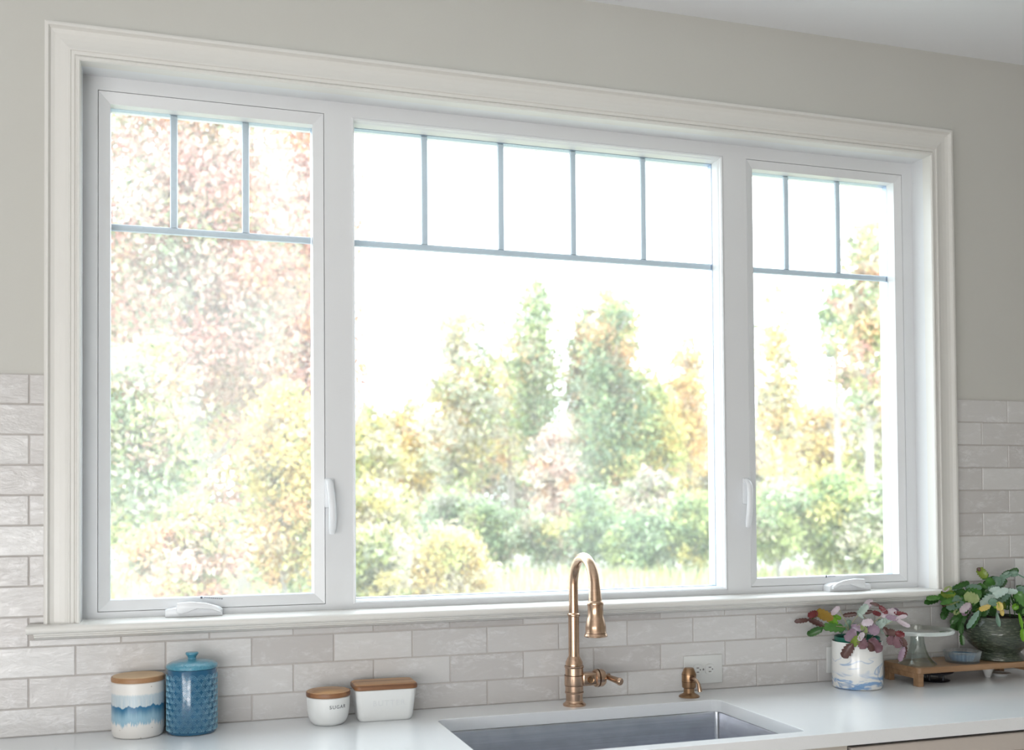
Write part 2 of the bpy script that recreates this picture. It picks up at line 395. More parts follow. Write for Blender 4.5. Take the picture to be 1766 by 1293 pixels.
for k in range(12):
    z0 = max(0.0, TZ+k*TH); z1 = TZ+(k+1)*TH; off = .5 if k % 2 else 0
    spans = [(-.95, 3.7)] if k < 3 else [(-.95, kL), (kR, 3.7)] if k > 3 else [(-.95, kL), (kL, kR), (kR, 3.7)]
    if k == 3: spans = [(-.95, 3.7)]
    for a, b in spans:
        i = math.floor(a/TW-off)
        while (i+off)*TW < b:
            xa, xb = max(a, (i+off)*TW), min(b, (i+1+off)*TW)
            zt = z1
            if k == 3 and xb > SL+.001 and xa < SR-.001:
                if xa < SL:
                    tile(xa, SL, z0, z1); xa = SL
                if xb > SR:
                    tile(SR, xb, z0, z1); xb = SR
                zt = .2285
            if xb-xa > .006: tile(xa, xb, z0, zt)
            i += 1

# window trim
def casing(name, lab, a, b, inn, out, horiz):
    """mitred moulding between two corners; profile runs from the outer to the inner edge"""
    prof = [(0, YW), (0, -.024), (.004, -.0262), (.0085, -.0262), (.010, -.0225), (.013, -.0175), (.022, -.0155), (.034, -.0165), (.046, -.0195), (.0535, -.0225), (.0545, -.0248), (.0575, -.0248), (.059, -.0225),
            (.0665, -.0225), (.0675, -.0195), (.0705, -.0195), (.0715, -.0275), (.0735, -.0305), (.0775, -.0305), (.0801, -.0270), (.0801, YW)]
    bm = bmesh.new(); A = []; B = []
    for t, y in prof:
        f = t/.0801
        if horiz: pa = (kL+f*(iX0-kL), y, kT+f*(iZ1-kT)); pb = (kR+f*(iX1-kR), y, kT+f*(iZ1-kT))
        else:
            x = out+f*(inn-out); pa = (x, y, kB); pb = (x, y, kT+f*(iZ1-kT))
        A.append(bm.verts.new(pa)); B.append(bm.verts.new(pb))
    for i in range(len(prof)-1): bm.faces.new((A[i], A[i+1], B[i+1], B[i]))
    bm.faces.new(A); bm.faces.new(B)
    return tag(link(name, tomesh(bm, name), m_trim), lab, 'trim', kind='structure')
casing('trim_1', 'left moulded white window casing standing on the sill board', 0, 0, iX0, kL, False)
casing('trim_2', 'long moulded white casing across the top of the window', 0, 0, 0, 0, True)
casing('trim_3', 'right moulded white window casing beside the potted plants', 0, 0, iX1, kR, False)
def yprofile(name, prof, x0, x1, mat, lab, cat='trim', r=0):
    bm = bmesh.new(); A = [bm.verts.new((x0, y, z)) for y, z in prof]; B = [bm.verts.new((x1, y, z)) for y, z in prof]; n = len(prof)
    for i in range(n): bm.faces.new((A[i], A[(i+1) % n], B[(i+1) % n], B[i]))
    bm.faces.new(A); bm.faces.new(B[::-1]); me = tomesh(bm, name); shade(me, 35)
    return tag(link(name, me, mat), lab, cat, kind='structure')
nose = [(-.052-.010*math.sin(a), kB-.010+.010*math.cos(a)) for a in [PI*k/8 for k in range(9)]]
yprofile('trim_4', [(.061, kB)]+nose+[(.061, kB-.02)], -.103, 2.64, m_trim, 'long white window sill board with rounded nose')
yprofile('trim_5', [(0, .2459), (-.044, .2459), (-.044, .242), (-.036, .2395), (-.036, .237), (-.028, .2345), (-.022, .2305), (-.012, .2285), (0, .2285)], -.088, 2.615, m_trim, 'narrow moulding strip under the window sill board')
# jamb lining
jb = []
for lo, hi in (((iX0-.012, YW, kB-.02), (iX0, .16, iZ1+.012)), ((iX1, YW, kB-.02), (iX1+.012, .16, iZ1+.012)), ((iX0, YW, iZ1), (iX1, .16, iZ1+.012))): jb.append((lo, hi))
tag(link('trim_6', wallbm(jb), m_vinyl), 'white jamb lining inside the window casing', 'trim', kind='structure')

# ------------------------------------------------------------------ window: three mulled units
YF, YG = .061, .108
def unit(idx, lab, X0, X1, gx0, gx1, gz0, gz1, sash, bars, zbar, screen=False):
    w = empty('window_%d' % idx, (0, 0, 0), lab, 'window'); w['kind'] = 'structure'
    sx0, sx1, sz0, sz1 = gx0-sash, gx1+sash, gz0-sash*.95, gz1+sash*1.05
    E_ = 0
    rings('window_frame', [(X0+E_, X1-E_, kB, iZ1, .155), (X0+E_, X1-E_, kB, iZ1, YF), (sx0, sx1, sz0, sz1, YF), (sx0, sx1, sz0, sz1, YF+.0022), (sx0, sx1, sz0, sz1, .155)], m_vinyl, w, close=True)
    if sash > .015:
        rings('sash', [(sx0+.001, sx1-.001, sz0+.001, sz1-.001, .15), (sx0+.001, sx1-.001, sz0+.001, sz1-.001, YF+.0015), (sx0+.002, sx1-.002, sz0+.002, sz1-.002, YF-.0002),
               (gx0+.004, gx1-.004, gz0+.004, gz1-.004, YF+.008), (gx0, gx1, gz0, gz1, YF+.011), (gx0, gx1, gz0, gz1, YG-.003), (gx0+.001, gx1-.001, gz0+.001, gz1-.001, YG), (gx0, gx1, gz0, gz1, .15)], m_vinyl, w, close=True)
        rx0, rx1, rz0, rz1 = gx0, gx1, gz0, gz1
    else:
        rx0, rx1, rz0, rz1 = gx0+.006, gx1-.006, gz0+.006, gz1-.006
        rings('sash', [(sx0, sx1, sz0, sz1, .15), (sx0, sx1, sz0, sz1, YF-.003), (sx0+.004, sx1-.004, sz0+.004, sz1-.004, YF-.005), (sx0+.007, sx1-.007, sz0+.007, sz1-.007, YF-.001), (sx0+.007, sx1-.007, sz0+.007, sz1-.007, YF+.008),
               (rx0-.001, rx1+.001, rz0-.001, rz1+.001, YF+.012), (rx0, rx1, rz0, rz1, YF+.016), (rx0, rx1, rz0, rz1, .15)], m_vinyl, w, close=True)
    rings('pane_spacer', [(rx0, rx1, rz0, rz1, YG+.001), (rx0+.0015, rx1-.0015, rz0+.0015, rz1-.0015, YG+.001), (rx0+.0025, rx1-.0025, rz0+.0025, rz1-.0025, YG+.020), (rx0, rx1, rz0, rz1, YG+.020)], m_spacer, w, close=True)
    box('pane', (rx0, YG-.001, rz0), (rx1, YG+.0005, rz1), m_pane, w)
    hb = .0095; yb0, yb1 = YG+.005, YG+.014
    def bar(lo, hi, ax):
        # low hexagonal section lattice bar held between the two panes
        ym = (yb0+yb1)/2; q = .002
        if ax == 'x': prof = [(ym, zbar-hb), (yb0, zbar-hb+q), (yb0, zbar+hb-q), (ym, zbar+hb), (yb1, zbar+hb-q), (yb1, zbar-hb+q)]; A = [(lo, a, b) for a, b in prof]; B = [(hi, a, b) for a, b in prof]
        else: prof = [(ax-hb, ym), (ax-hb+q, yb0), (ax+hb-q, yb0), (ax+hb, ym), (ax+hb-q, yb1), (ax-hb+q, yb1)]; A = [(a, b, lo) for a, b in prof]; B = [(a, b, hi) for a, b in prof]
        return loft('lattice_bar', [A, B], m_bar, w, ang=10)
    bar(rx0+.004, rx1-.004, 'x')
    for x in bars: bar(zbar+hb, rz1-.004, x)
    if screen:
        box('insect_screen', (rx0+.002, YG-.012, rz0+.002), (rx1-.002, YG-.0112, rz1-.002), m_screen, w)
    return w
mA, mB = .633, 1.845
px = dict(a=(.0706, .5818), b=(.6839, 1.7918), c=(1.8984, 2.4181))
w1 = unit(1, 'left casement window unit with two upright lattice bars and red trees beyond', iX0, mA, *px['a'], .3053, 1.5569, .025, (.2268, .4077), 1.2535, True)
w2 = unit(2, 'wide fixed middle window unit with four upright lattice bars', mA, mB, *px['b'], .2828, 1.5753, .004, (.8925, 1.1155, 1.3365, 1.5600), 1.2555)
w3 = unit(3, 'right casement window unit with two upright lattice bars', mB, iX1, *px['c'], .3053, 1.5569, .021, (2.0487, 2.2363), 1.2555)

def latch(win, x, mir):
    zt = .6125
    e = box('latch_plate', (-.012, 0, -.078), (.012, -.009, 0), m_hard, win, .004, 2, loc=(x, YF, zt))
    pts = [(0, -.006, -.006), (0, -.016, -.012), (0, -.026, -.024), (mir*.002, -.031, -.045), (mir*.004, -.033, -.075), (mir*.005, -.031, -.105), (mir*.005, -.026, -.130), (mir*.005, -.021, -.146)]
    tube('latch_lever', pts, [.0085, .0095, .0095, .009, .0092, .0098, .0095, .007], m_hard, e, 12, .7)
latch(w1, .6165, 1); latch(w3, 1.8610, -1)
def crank(win, x0, x1, mir):
    L = x1-x0; c = (x0+x1)/2
    e = empty_part('crank_operator', win, (c, YF, kB))
    base = [(-L/2, 0), (L/2, 0), (L/2, .016), (L/2-.006, .021), (L*.34, .026), (-L*.2, .025), (-L*.33, .022), (-L/2+.006, .020), (-L/2, .016)]
    if mir: base = [(-a, b) for a, b in base][::-1]
    prism('crank_cover', base, 0, -.038, m_hard, e, .003, 2)
    hd = [(-L*.30, .012), (-L*.31, .026), (-L*.29, .036), (-L*.05, .038), (L*.2, .034), (L*.38, .026), (L*.47, .016), (L*.47, .008), (L*.30, .018), (L*.05, .020), (-L*.12, .012), (-L*.22, .008)]
    if mir: hd = [(-a, b) for a, b in hd][::-1]
    prism('crank_handle', hd, -.039, -.050, m_hard, e, .003, 2)
    box('printed_label', (L*.12, -.0005, .041), (L*.12+.005, .001, .046), m_ink, e) if not mir else box('printed_label', (-L*.42, -.0005, .040), (-L*.42+.004, .001, .047), m_ink, e)
    bm = bmesh.new()
    for i in range(9):
        a = (L*.20+i*.0052) if not mir else (-L*.36+i*.003); boxbm(bm, (a, .0003, .0435-.0006*i*(0 if mir else 1)), (.0036 if not mir else .002, .001, .0022))
    link('printed_label', tomesh(bm, 'l'), m_ink, e)
def empty_part(name, parent, loc):
    # a part that carries sub-parts: its own small mounting plate mesh
    bm = bmesh.new(); boxbm(bm, (0, -.001, .012), (.05, .002, .02), .0005)
    return link(name, tomesh(bm, name), m_hard, parent, loc)
crank(w1, .2045, .3425, False); crank(w3, 2.1260, 2.2740, True)

# ------------------------------------------------------------------ worktop, sink, cabinets
sx0, sx1, sy0, sy1 = .854, 1.6477, -.1427, -.5723; cf = -.6137; TK = .032
def worktop():
    bm = bmesh.new(); out = [(-1.85, cf), (4.5, cf), (4.5, YW-.006), (-1.85, YW-.006)]; inn = rrect(sx0, sx1, sy1, sy0, .022, 8)
    es = []
    for P in (out, inn):
        vs = [bm.verts.new((a, b, 0)) for a, b in P]; es += [bm.edges.new((vs[i], vs[(i+1) % len(vs)])) for i in range(len(vs))]
    bmesh.ops.triangle_fill(bm, edges=es, use_beauty=True)
    r = bmesh.ops.extrude_face_region(bm, geom=list(bm.faces)); vs = [g for g in r['geom'] if isinstance(g, bmesh.types.BMVert)]
    bmesh.ops.translate(bm, vec=(0, 0, -TK), verts=vs)
    me = tomesh(bm, 'worktop'); o = link('worktop', me, m_quartz)
    b = o.modifiers.new('bevel', 'BEVEL'); b.width = .0012; b.segments = 2; b.limit_method = 'ANGLE'; b.angle_limit = math.radians(50)
    me.polygons.foreach_set('use_smooth', [False]*len(me.polygons))
    return tag(o, 'long white quartz worktop with a cut-out for the sink', 'countertop')
worktop()
def sink():
    s = empty('undermount_sink', ((sx0+sx1)/2, (sy0+sy1)/2, -TK-.23), 'stainless steel undermount sink set into the white worktop', 'sink')
    cx, cy, cz = s.location; R = lambda g, r, z: [(a-cx, b-cy, z-cz) for a, b in rrect(sx0-g, sx1+g, sy1-g, sy0+g, r, 8)]
    t = -TK-.0005
    loft('basin', [R(.03, .03, t-.0015), R(.03, .03, t), R(.001, .014, t), R(.0, .013, t-.004), R(0, .013, -TK-.20), R(-.004, .02, -TK-.215), R(-.02, .03, -TK-.225), R(-.3, .05, -TK-.229)], m_steel, s, False, True, ang=50)
    lathe('drain', [(.001, .0045), (.018, .004), (.04, .005), (.045, .008), (.055, .0085), (.057, .003), (.057, .0012), (0, .0012)], m_steel, s, loc=(0, .05, 0), seg=32)
sink()
def cabinets():
    yf = -.600; zt = -TK-.001; zb = FL
    def leaf_door(parent, nm, x0, x1, z0, z1, knob=None):
        rings(nm, [(x0, x1, z0, z1, yf+.018), (x0, x1, z0, z1, yf+.0005), (x0+.06, x1-.06, z0+.06, z1-.06, yf+.0005), (x0+.064, x1-.064, z0+.064, z1-.064, yf+.009), (x0+.30*(x1-x0), x1-.30*(x1-x0), z0+.3*(z1-z0), z1-.3*(z1-z0), yf+.009)], m_cab, parent)
        d = parent.children[-1]
        box('door_panel', (x0+.064, yf+.009, z0+.064), (x1-.064, yf+.012, z1-.064), m_cab, d)
        if knob: lathe('knob', [(0, .026), (.012, .024), (.014, .018), (.006, .012), (.006, 0)], m_bronze, d, loc=(knob[0], yf, knob[1]), rot=(PI/2, 0, 0), seg=20)
    def frame(parent, x0, x1, ox0, ox1, oz0, oz1):
        rings('face_frame', [(x0, x1, zb+.1, zt, yf+.02), (x0, x1, zb+.1, zt, yf), (ox0, ox1, oz0, oz1, yf), (ox0, ox1, oz0, oz1, yf+.02)], m_frame, parent, close=True)
    c = empty('base_cabinet', (1.25, -.3, FL), 'beige inset cabinet under the sink', 'cabinet', 'beige base cabinets under the worktop')
    off = Vector(c.location)
    X0, X1 = .70, 1.7447+.02
    frame(c, X0, 1.7447-.006, X0+.04, X1-.08, zb+.14, zt-.045)
    box('carcass', (X0, -.02, zb+.1), (1.738, -.58, zb+.5), m_frame, c)
    leaf_door(c, 'door', X0+.043, (X0+X1)/2-.022, zb+.143, zt-.048, ((X0+X1)/2-.06, zt-.16)); leaf_door(c, 'door', (X0+X1)/2-.018, X1-.083, zb+.143, zt-.048, ((X0+X1)/2+.02, zt-.16))
    box('toe_kick', (X0, -.53, zb), (1.738, -.51, zb+.1), m_frame, c)
    for ch in c.children: ch.location -= off
    c = empty('base_cabinet', (2.25, -.3, FL), 'beige cabinet right of the sink with a black gap above its drawer', 'cabinet', 'beige base cabinets under the worktop'); off = Vector(c.location)
    X0, X1 = 1.7440, 2.80
    box('carcass', (X0, -.02, zb+.1), (X1, -.585, zt), m_dark, c)
    rings('drawer', [(X0+.007, X1-.007, zt-.20, zt-.0085, -.58), (X0+.007, X1-.007, zt-.20, zt-.0085, yf+.001), (X0+.0095, X1-.0095, zt-.1975, zt-.011, yf-.001), (X0+.05, X1-.05, zt-.16, zt-.05, yf-.001), (X0+.054, X1-.054, zt-.156, zt-.054, yf+.007)], m_cab, c)
    d = c.children[-1]; box('drawer_panel', (X0+.054, yf+.007, zt-.156), (X1-.054, yf+.010, zt-.054), m_cab, d)
    lathe('knob', [(0, .026), (.012, .024), (.014, .018), (.006, .012), (.006, -.006)], m_bronze, d, loc=(2.27, yf, zt-.10), rot=(PI/2, 0, 0), seg=20)
    leaf_door(c, 'door', X0+.007, 2.270, zb+.143, zt-.208, (2.23, zt-.28)); leaf_door(c, 'door', 2.274, X1-.007, zb+.143, zt-.208, (2.32, zt-.28))
    box('toe_kick', (X0, -.53, zb), (X1, -.51, zb+.1), m_frame, c)
    for ch in c.children: ch.location -= off
    for nm, X0, X1, lb in (('base_cabinet', -1.85, .698, 'beige cabinet run under the left end of the worktop'), ('base_cabinet', 2.802, 4.5, 'beige cabinet run under the right end of the worktop')):
        c = empty(nm, ((X0+X1)/2, -.3, FL), lb, 'cabinet', 'beige base cabinets under the worktop'); off = Vector(c.location)
        box('carcass', (X0, -.02, zb+.1), (X1, -.578, zt), m_frame, c)
        n = round((X1-X0)/.55)
        for i in range(n):
            a = X0+i*(X1-X0)/n; b = a+(X1-X0)/n
            leaf_door(c, 'door', a+.004, b-.004, zb+.104, zt-.004, (b-.04, zt-.12))
        box('toe_kick', (X0, -.53, zb), (X1, -.51, zb+.1), m_frame, c)
        for ch in c.children: ch.location -= off
cabinets()

# ------------------------------------------------------------------ sockets and switch
def socket(x0, x1, z0, z1, lab, horiz=True):
    c = ((x0+x1)/2, 0, (z0+z1)/2); w, h = x1-x0, z1-z0
    e = empty('power_outlet', (c[0], -.0004, c[2]), lab, 'outlet')
    box('cover_plate', (-w/2, -.0055, -h/2), (w/2, 0, h/2), m_plate, e, .002, 2)
    for s in (-1, 1):
        rp = [(.0145*math.cos(a)*1.08, max(-.0135, min(.0135, .0175*math.sin(a)))) for a in [2*PI*k/28 for k in range(28)]]
        if horiz: rp = [(b, a) for a, b in rp]
        f = prism('receptacle', rp, -.0050, -.0085, m_plate, e, .0006, 1, loc=((s*.0195, 0, 0) if horiz else (0, 0, s*.0195)))
        for k in (-1, 1):
            sl = (-.0015-.006*k, -.0088, -.004) if not horiz else (-.004, -.0088, -.001+.006*k-.001)
            sh = (.0012-.006*k, -.0083, .004) if not horiz else (.004, -.0083, .001+.006*k)
            box('slot', sl, sh, m_slot, f)
        box('slot', (-.002+(.008 if horiz else 0), -.0088, -.002-(0 if horiz else .009)), (.002+(.008 if horiz else 0), -.0083, .002-(0 if horiz else .009)), m_slot, f)
    lathe('screw', [(0, .0015), (.0025, .0012), (.003, 0)], m_slot, e, loc=(0, -.0055, 0), rot=(PI/2, 0, 0), seg=12)
socket(1.617, 1.740, .0195, .101, 'white horizontal power outlet on the tiles behind the soap dispenser')
socket(2.800, 2.880, .231, .352, 'white upright power outlet on the tiles behind the green potted plant', False)
e = empty('light_switch', (2.132, -.0004, .065), 'white wall switch plate half hidden behind the marbled white pot', 'switch')
box('cover_plate', (-.040, -.006, -.039), (.040, 0, .039), m_plate, e, .0025, 2)
rk = prism('rocker', rrect(-.017, .017, -.033, .033, .002, 2), -.0055, -.0095, m_plate, e, .0008, 1)

# ------------------------------------------------------------------ faucet
def faucet():
    f = empty('kitchen_faucet', (1.2489, -.0850, 0), 'tall brushed bronze gooseneck faucet with pull-down spray head', 'faucet')
    B = m_bronze
    lathe('base_flange', [(0, 0), (.0305, 0), (.031, .0035), (.029, .006), (.0245, .009), (.0232, .0135), (.0228, .014), (0, .014)], B, f)
    lathe('valve_body', [(0, .0135), (.0228, .0135), (.0228, .032), (.0245, .0325), (.0255, .034), (.0255, .0365), (.0243, .038), (.0243, .0535), (.0260, .0545), (.0262, .057), (.0262, .080), (.0246, .082), (.0243, .100), (.0255, .101), (.0262, .1035), (.0262, .1055), (.0235, .107), (.0228, .1165), (.0155, .1305), (.0150, .1315), (0, .1315)], B, f)
    for z, r in ((.0375, .0247), (.0812, .0258), (.1065, .0243), (.0537, .0252)): lathe('joint_ring', [(r-.002, z-.0009), (r+.0003, z-.0007), (r+.0003, z+.0007), (r-.002, z+.0009)], m_bronze_dark, f)
    lathe('riser_tube', [(0, .131), (.0146, .131), (.0146, .238), (.0166, .239), (.0172, .2415), (.0166, .2445), (.0135, .247), (0, .247)], B, f)
    H, R = .322, .075
    pts = [(0, 0, .245), (0, 0, .28), (0, 0, H)] + [(0, -R+R*math.cos(a), H+R*math.sin(a)*1.03) for a in [PI*k/22 for k in range(1, 22)]] + [(0, -2*R, H), (0, -2*R-.0015, .305), (0, -2*R-.003, .292)]
    rad = [.0126]*3+[.0126+.0012*(k/22) for k in range(1, 22)]+[.0150, .0162, .0170]
    tube('gooseneck', pts, rad, B, f, 28)
    hd = lathe('spray_head', [(0, 0), (.026, .0), (.0295, .001), (.0300, .004), (.0282, .0075), (.0275, .010), (.0265, .012), (.0262, .026), (.0258, .030), (.0212, .049), (.0200, .052), (.0197, .078), (.0208, .082), (.0210, .0865), (.0200, .089), (.0165, .092), (0, .092)], B, f, loc=(0, -.155, .2010), rot=(-.02, 0, 0))
    lathe('nozzle', [(0, -.0008), (.020, -.0008), (.0225, .0), (.0225, .001)], m_bronze_dark, hd, seg=32)
    lathe('joint_ring', [(.0258, .0095), (.0280, .0097), (.0280, .0107), (.0258, .0112)], m_bronze_dark, hd)
    # side valve with its lever
    sv = box('valve_arm', (.018, -.0195, .0525), (.060, .0195, .0860), B, f, .005, 3)
    lathe('badge', [(0, .002), (.006, .0025), (.007, .001), (.0095, .002), (.010, 0)], m_bronze_dull, sv, loc=(.040, -.0195, .069), rot=(PI/2, 0, 0), seg=28)
    ro = (0, PI/2, 0)
    lathe('valve_collar', [(0, 0), (.0215, 0), (.0235, .002), (.0240, .006), (.0240, .008), (.0225, .009), (.0225, .011), (.0238, .012), (.0238, .022), (.0200, .028), (.008, .029), (0, .029)], B, f, loc=(.058, 0, .0693), rot=ro, seg=36)
    lathe('joint_ring', [(.022, .0085), (.0243, .0088), (.0243, .0108), (.022, .0112)], m_bronze_dark, f, loc=(.058, 0, .0693), rot=ro, seg=36)
    lv = tube('lever', [(.083, 0, .070), (.091, -.001, .0715), (.095, -.005, .0710), (.102, -.018, .0685), (.111, -.037, .0650), (.1135, -.043, .0640)], [.006, .0064, .0070, .0078, .0090, .0095], B, f, 16)
    tube('lever_cap', [(.1130, -.0425, .0640), (.1150, -.0465, .0633), (.1163, -.0490, .0629)], [.0102, .0102, .0084], B, lv, 20)
    tube('lever_stub', [(.092, .0, .071), (.100, .004, .0745), (.106, .006, .0755)], [.0055, .0045, .0030], m_bronze_dull, lv, 10)
faucet()
def soap():
    s = empty('soap_dispenser', (1.5942, -.0790, 0), 'small aged bronze soap dispenser beside the sink', 'soap dispenser')
    lathe('base_flange', [(0, 0), (.0285, 0), (.029, .002), (.0265, .005), (.0175, .0095), (.0155, .012), (0, .012)], m_bronze_dull, s)
    lathe('pump_body', [(0, .011), (.0150, .011), (.0150, .024), (.0165, .0255), (.0190, .0265), (.0193, .030), (.0200, .044), (.0200, .060), (.0193, .066), (.0135, .079), (.0115, .0805), (0, .0805)], m_bronze_dull, s)
    for z, r in ((.0255, .0163), (.0425, .0196), (.0625, .0198)): lathe('joint_ring', [(r-.001, z-.0007), (r+.0006, z-.0005), (r+.0006, z+.0005), (r-.001, z+.0007)], m_bronze_dark, s, seg=32)
    lathe('spout_collar', [(0, .006), (.005, .006), (.008, .003), (.0082, 0)], m_bronze_dark, s, loc=(0, -.0185, .053), rot=(PI/2, 0, 0), seg=20)
    tube('spout', [(0, -.019, .053), (.001, -.030, .054), (.003, -.040, .050), (.005, -.047, .042), (.006, -.050, .030), (.007, -.051, .022)], [.0045, .0048, .0046, .0046, .0055, .0062], m_bronze, s, 16)
soap()

# ------------------------------------------------------------------ canisters and crocks
def canA():
    c = empty('storage_canister', (.1435, -.0655, 0), 'white speckled stoneware canister with blue drip glaze and a bamboo lid', 'canister')
    lathe('jar', [(0, 0), (.050, 0), (.0555, .002), (.0585, .008), (.0600, .020), (.0603, .060), (.0600, .128), (.0585, .130), (.056, .129), (.056, .110), (0, .110)], m_drip, c, seg=64)
    ld = lathe('lid', [(.055, .1285), (.0608, .1305), (.0612, .1325), (.0612, .138), (.0600, .1405), (.0575, .1415), (0, .1420)], m_bamboo_edge, c, seg=64)
    lathe('lid_top', [(.0578, .1414), (.0574, .1421), (0, .1426)], m_bamboo, ld, seg=64)
canA()
def canB():
    c = empty('storage_canister', (.2662, -.0745, 0), 'glossy teal canister embossed with fan scales and a knobbed lid', 'canister')
    R = .0588
    lathe('jar', [(0, 0), (.050, 0), (.0555, .0015), (R-.001, .006), (R, .012), (R, .150), (R-.001, .153), (.054, .154), (0, .152)], m_teal, c, seg=72)
    bm = bmesh.new(); n = 18; dz = .0136
    for row in range(10):
        zc = .0075+row*dz
        for k in range(n):
            a0 = 2*PI*(k+(.5 if row % 2 else 0))/n
            for rr in (.0100, .0071, .0042):
                P = []; m = 8; lim = .02
                for q in range(m+1):
                    t = PI*(lim+(1-2*lim)*q/m); dx = rr*math.cos(t); dh = rr*math.sin(t)*1.22
                    P.append((a0+dx/R, zc+dh))
                w = .0007; A = []
                for q in range(m+1):
                    (a, z) = P[q]; t = PI*(lim+(1-2*lim)*q/m); nx, nz = math.cos(t), math.sin(t)
                    row3 = []
                    for s, rad in ((-w, R-.0004), (0, R+.0008), (w, R-.0004)):
                        aa = a+nx*s/R; zz = z+nz*s; row3.append(bm.verts.new((rad*math.cos(aa), rad*math.sin(aa), zz)))
                    A.append(row3)
                for q in range(m):
                    for u in (0, 1): bm.faces.new((A[q][u], A[q+1][u], A[q+1][u+1], A[q][u+1]))
    o = link('scale_relief', tomesh(bm, 'relief'), m_teal_hi, c); o['kind'] = 'stuff'; shade(o.data, 80)
    ld = lathe('lid', [(.054, .1535), (.0600, .1545), (.0606, .157), (.0606, .1605), (.0588, .1635), (.050, .1685), (.034, .172), (.016, .1735), (.0105, .1745), (0, .1745)], m_lidteal, c, seg=72)
    lathe('lid_knob', [(.0105, .1735), (.0095, .178), (.0112, .182), (.0150, .1865), (.0152, .1895), (.0130, .1912), (0, .1918)], m_lidteal, ld, seg=36)
canB()
def sugar():
    c = empty('sugar_bowl', (.5905, -.0925, 0), 'small round white stoneware sugar bowl with a wooden lid', 'sugar bowl')
    P = [(0, 0), (.033, 0), (.0375, .0015), (.0440, .008), (.0490, .020), (.0518, .036), (.0528, .056), (.0530, .068), (.0515, .0695), (0, .068)]
    lathe('bowl', P, m_stoneware, c, seg=64)
    ld = lathe('lid', [(.050, .069), (.0540, .0705), (.0546, .073), (.0546, .079), (.0538, .0815), (.0505, .0825), (.046, .0815), (.0455, .0807)], m_acacia_edge, c, seg=64)
    lathe('lid_top', [(.0538, .0816), (.0505, .0829), (.047, .0820), (.0435, .0822), (.038, .0850), (0, .0862)], m_acacia, ld, seg=64)
    me = text_mesh('SUGAR', .0120, .0003); th0 = math.radians(-90+11+8)
    for v in me.vertices:
        x, y, z = v.co; h = .0445+y; r = np.interp(h, [.036, .056, .068], [.0518, .0528, .053])+.0002+z; a = th0+x/r
        v.co = (r*math.cos(a), r*math.sin(a), h)
    link('lettering', me, m_ink, c)
sugar()
def butter():
    c = empty('butter_dish', (.7325, -.0800, 0), 'rectangular white butter dish with a dark-edged wooden lid', 'butter dish', rz=-.025)
    L = lambda w, d, r, z: [(a, b, z) for a, b in rrect(-w/2, w/2, -d/2, d/2, r, 6)]
    loft('dish', [L(.124, .060, .012, 0), L(.130, .066, .014, .0015), L(.136, .072, .016, .006), L(.140, .076, .016, .014), L(.1535, .0895, .015, .076), L(.154, .090, .015, .079), L(.150, .086, .014, .080), L(.146, .082, .013, .078)], m_stoneware, c)
    ld = loft('lid', [L(.153, .089, .015, .0798), L(.159, .095, .016, .081), L(.160, .096, .016, .083), L(.160, .096, .016, .0895), L(.156, .092, .016, .0925)], m_acacia_edge, c)
    loft('lid_top', [L(.1562, .0922, .016, .0925), L(.150, .086, .015, .0945), L(.144, .080, .014, .0950)], m_acacia, ld, False, True)
    me = text_mesh('BUTTER', .0195, .0006)
    for v in me.vertices:
        x, y, z = v.co; h = .040+y; f = (h-.014)/.062; d = (.076+f*.0135)/2
        v.co = (x+.006, -d-.0002-z, h)
    link('embossed_lettering', me, m_emb, c)
butter()

# ------------------------------------------------------------------ riser with glassware
RX0, RX1, RY0, RY1, RT = 2.283, 2.735, -.180, -.014, .055
rs = empty('wooden_riser', ((RX0+RX1)/2, (RY0+RY1)/2, 0), 'low brown wooden riser board on block legs holding glassware and a plant', 'riser')
def rl(x, y): return (x-(RX0+RX1)/2, y-(RY0+RY1)/2)
hw, hd = (RX1-RX0)/2, (RY1-RY0)/2
loft('board', [[(a, b, z) for a, b in rrect(-hw+g, hw-g, -hd+g, hd-g, .012, 5)] for g, z in ((.001, .038), (0, .0395), (0, .0535), (.0015, .0550))], m_riser, rs)
for sx in (-1, 1):
    xe = sx*(hw-.012 if sx < 0 else hw-.030)
    bm = bmesh.new()
    a, b = (xe-.009, xe+.009)
    boxbm(bm, ((a+b)/2, -hd+.018, .019), (b-a, .024, .038), .001); boxbm(bm, ((a+b)/2, hd-.018, .019), (b-a, .024, .038), .001); boxbm(bm, ((a+b)/2, 0, .0300), (b-a, 2*hd-.06, .016), .001)
    link('leg_frame', tomesh(bm, 'leg'), m_riser, rs)
ck = empty('cake_stand', (2.333, -.112, RT), 'clear glass pedestal cake stand with a pale rim on the riser', 'cake stand')
lathe('pedestal', [(.0545, 0), (.0550, .002), (.0530, .005), (.0440, .012), (.0335, .026), (.0255, .045), (.0205, .068), (.0190, .090), (.0200, .096), (.0182, .096), (.0172, .090), (.0187, .068), (.0237, .045), (.0315, .027), (.0420, .014), (.0520, .0065), (.0530, .001)], m_clear, ck, seg=56)
lathe('plate', [(0, .0965), (.095, .0985), (.100, .0975), (.100, .1005), (.095, .1018), (0, .1000)], m_clear, ck, seg=64)
lathe('plate_rim', [(.0975, .0950), (.1025, .0945), (.1045, .0970), (.1045, .1035), (.1015, .1055), (.0975, .1040), (.0975, .0950)], m_rimglass, ck, seg=72)
ds = empty('glass_dish', (2.483, -.1260, RT), 'small ribbed clear glass dish holding dark blue contents', 'dish')
lathe('bowl', [(0, 0), (.0440, 0), (.0465, .002), (.0485, .012), (.0520, .030), (.0535, .0345), (.0510, .0350), (.0485, .030), (.0455, .013), (.043, .006), (0, .006)], m_ribglass, ds, seg=144, wav=lambda a, z: .035*math.cos(28*a))
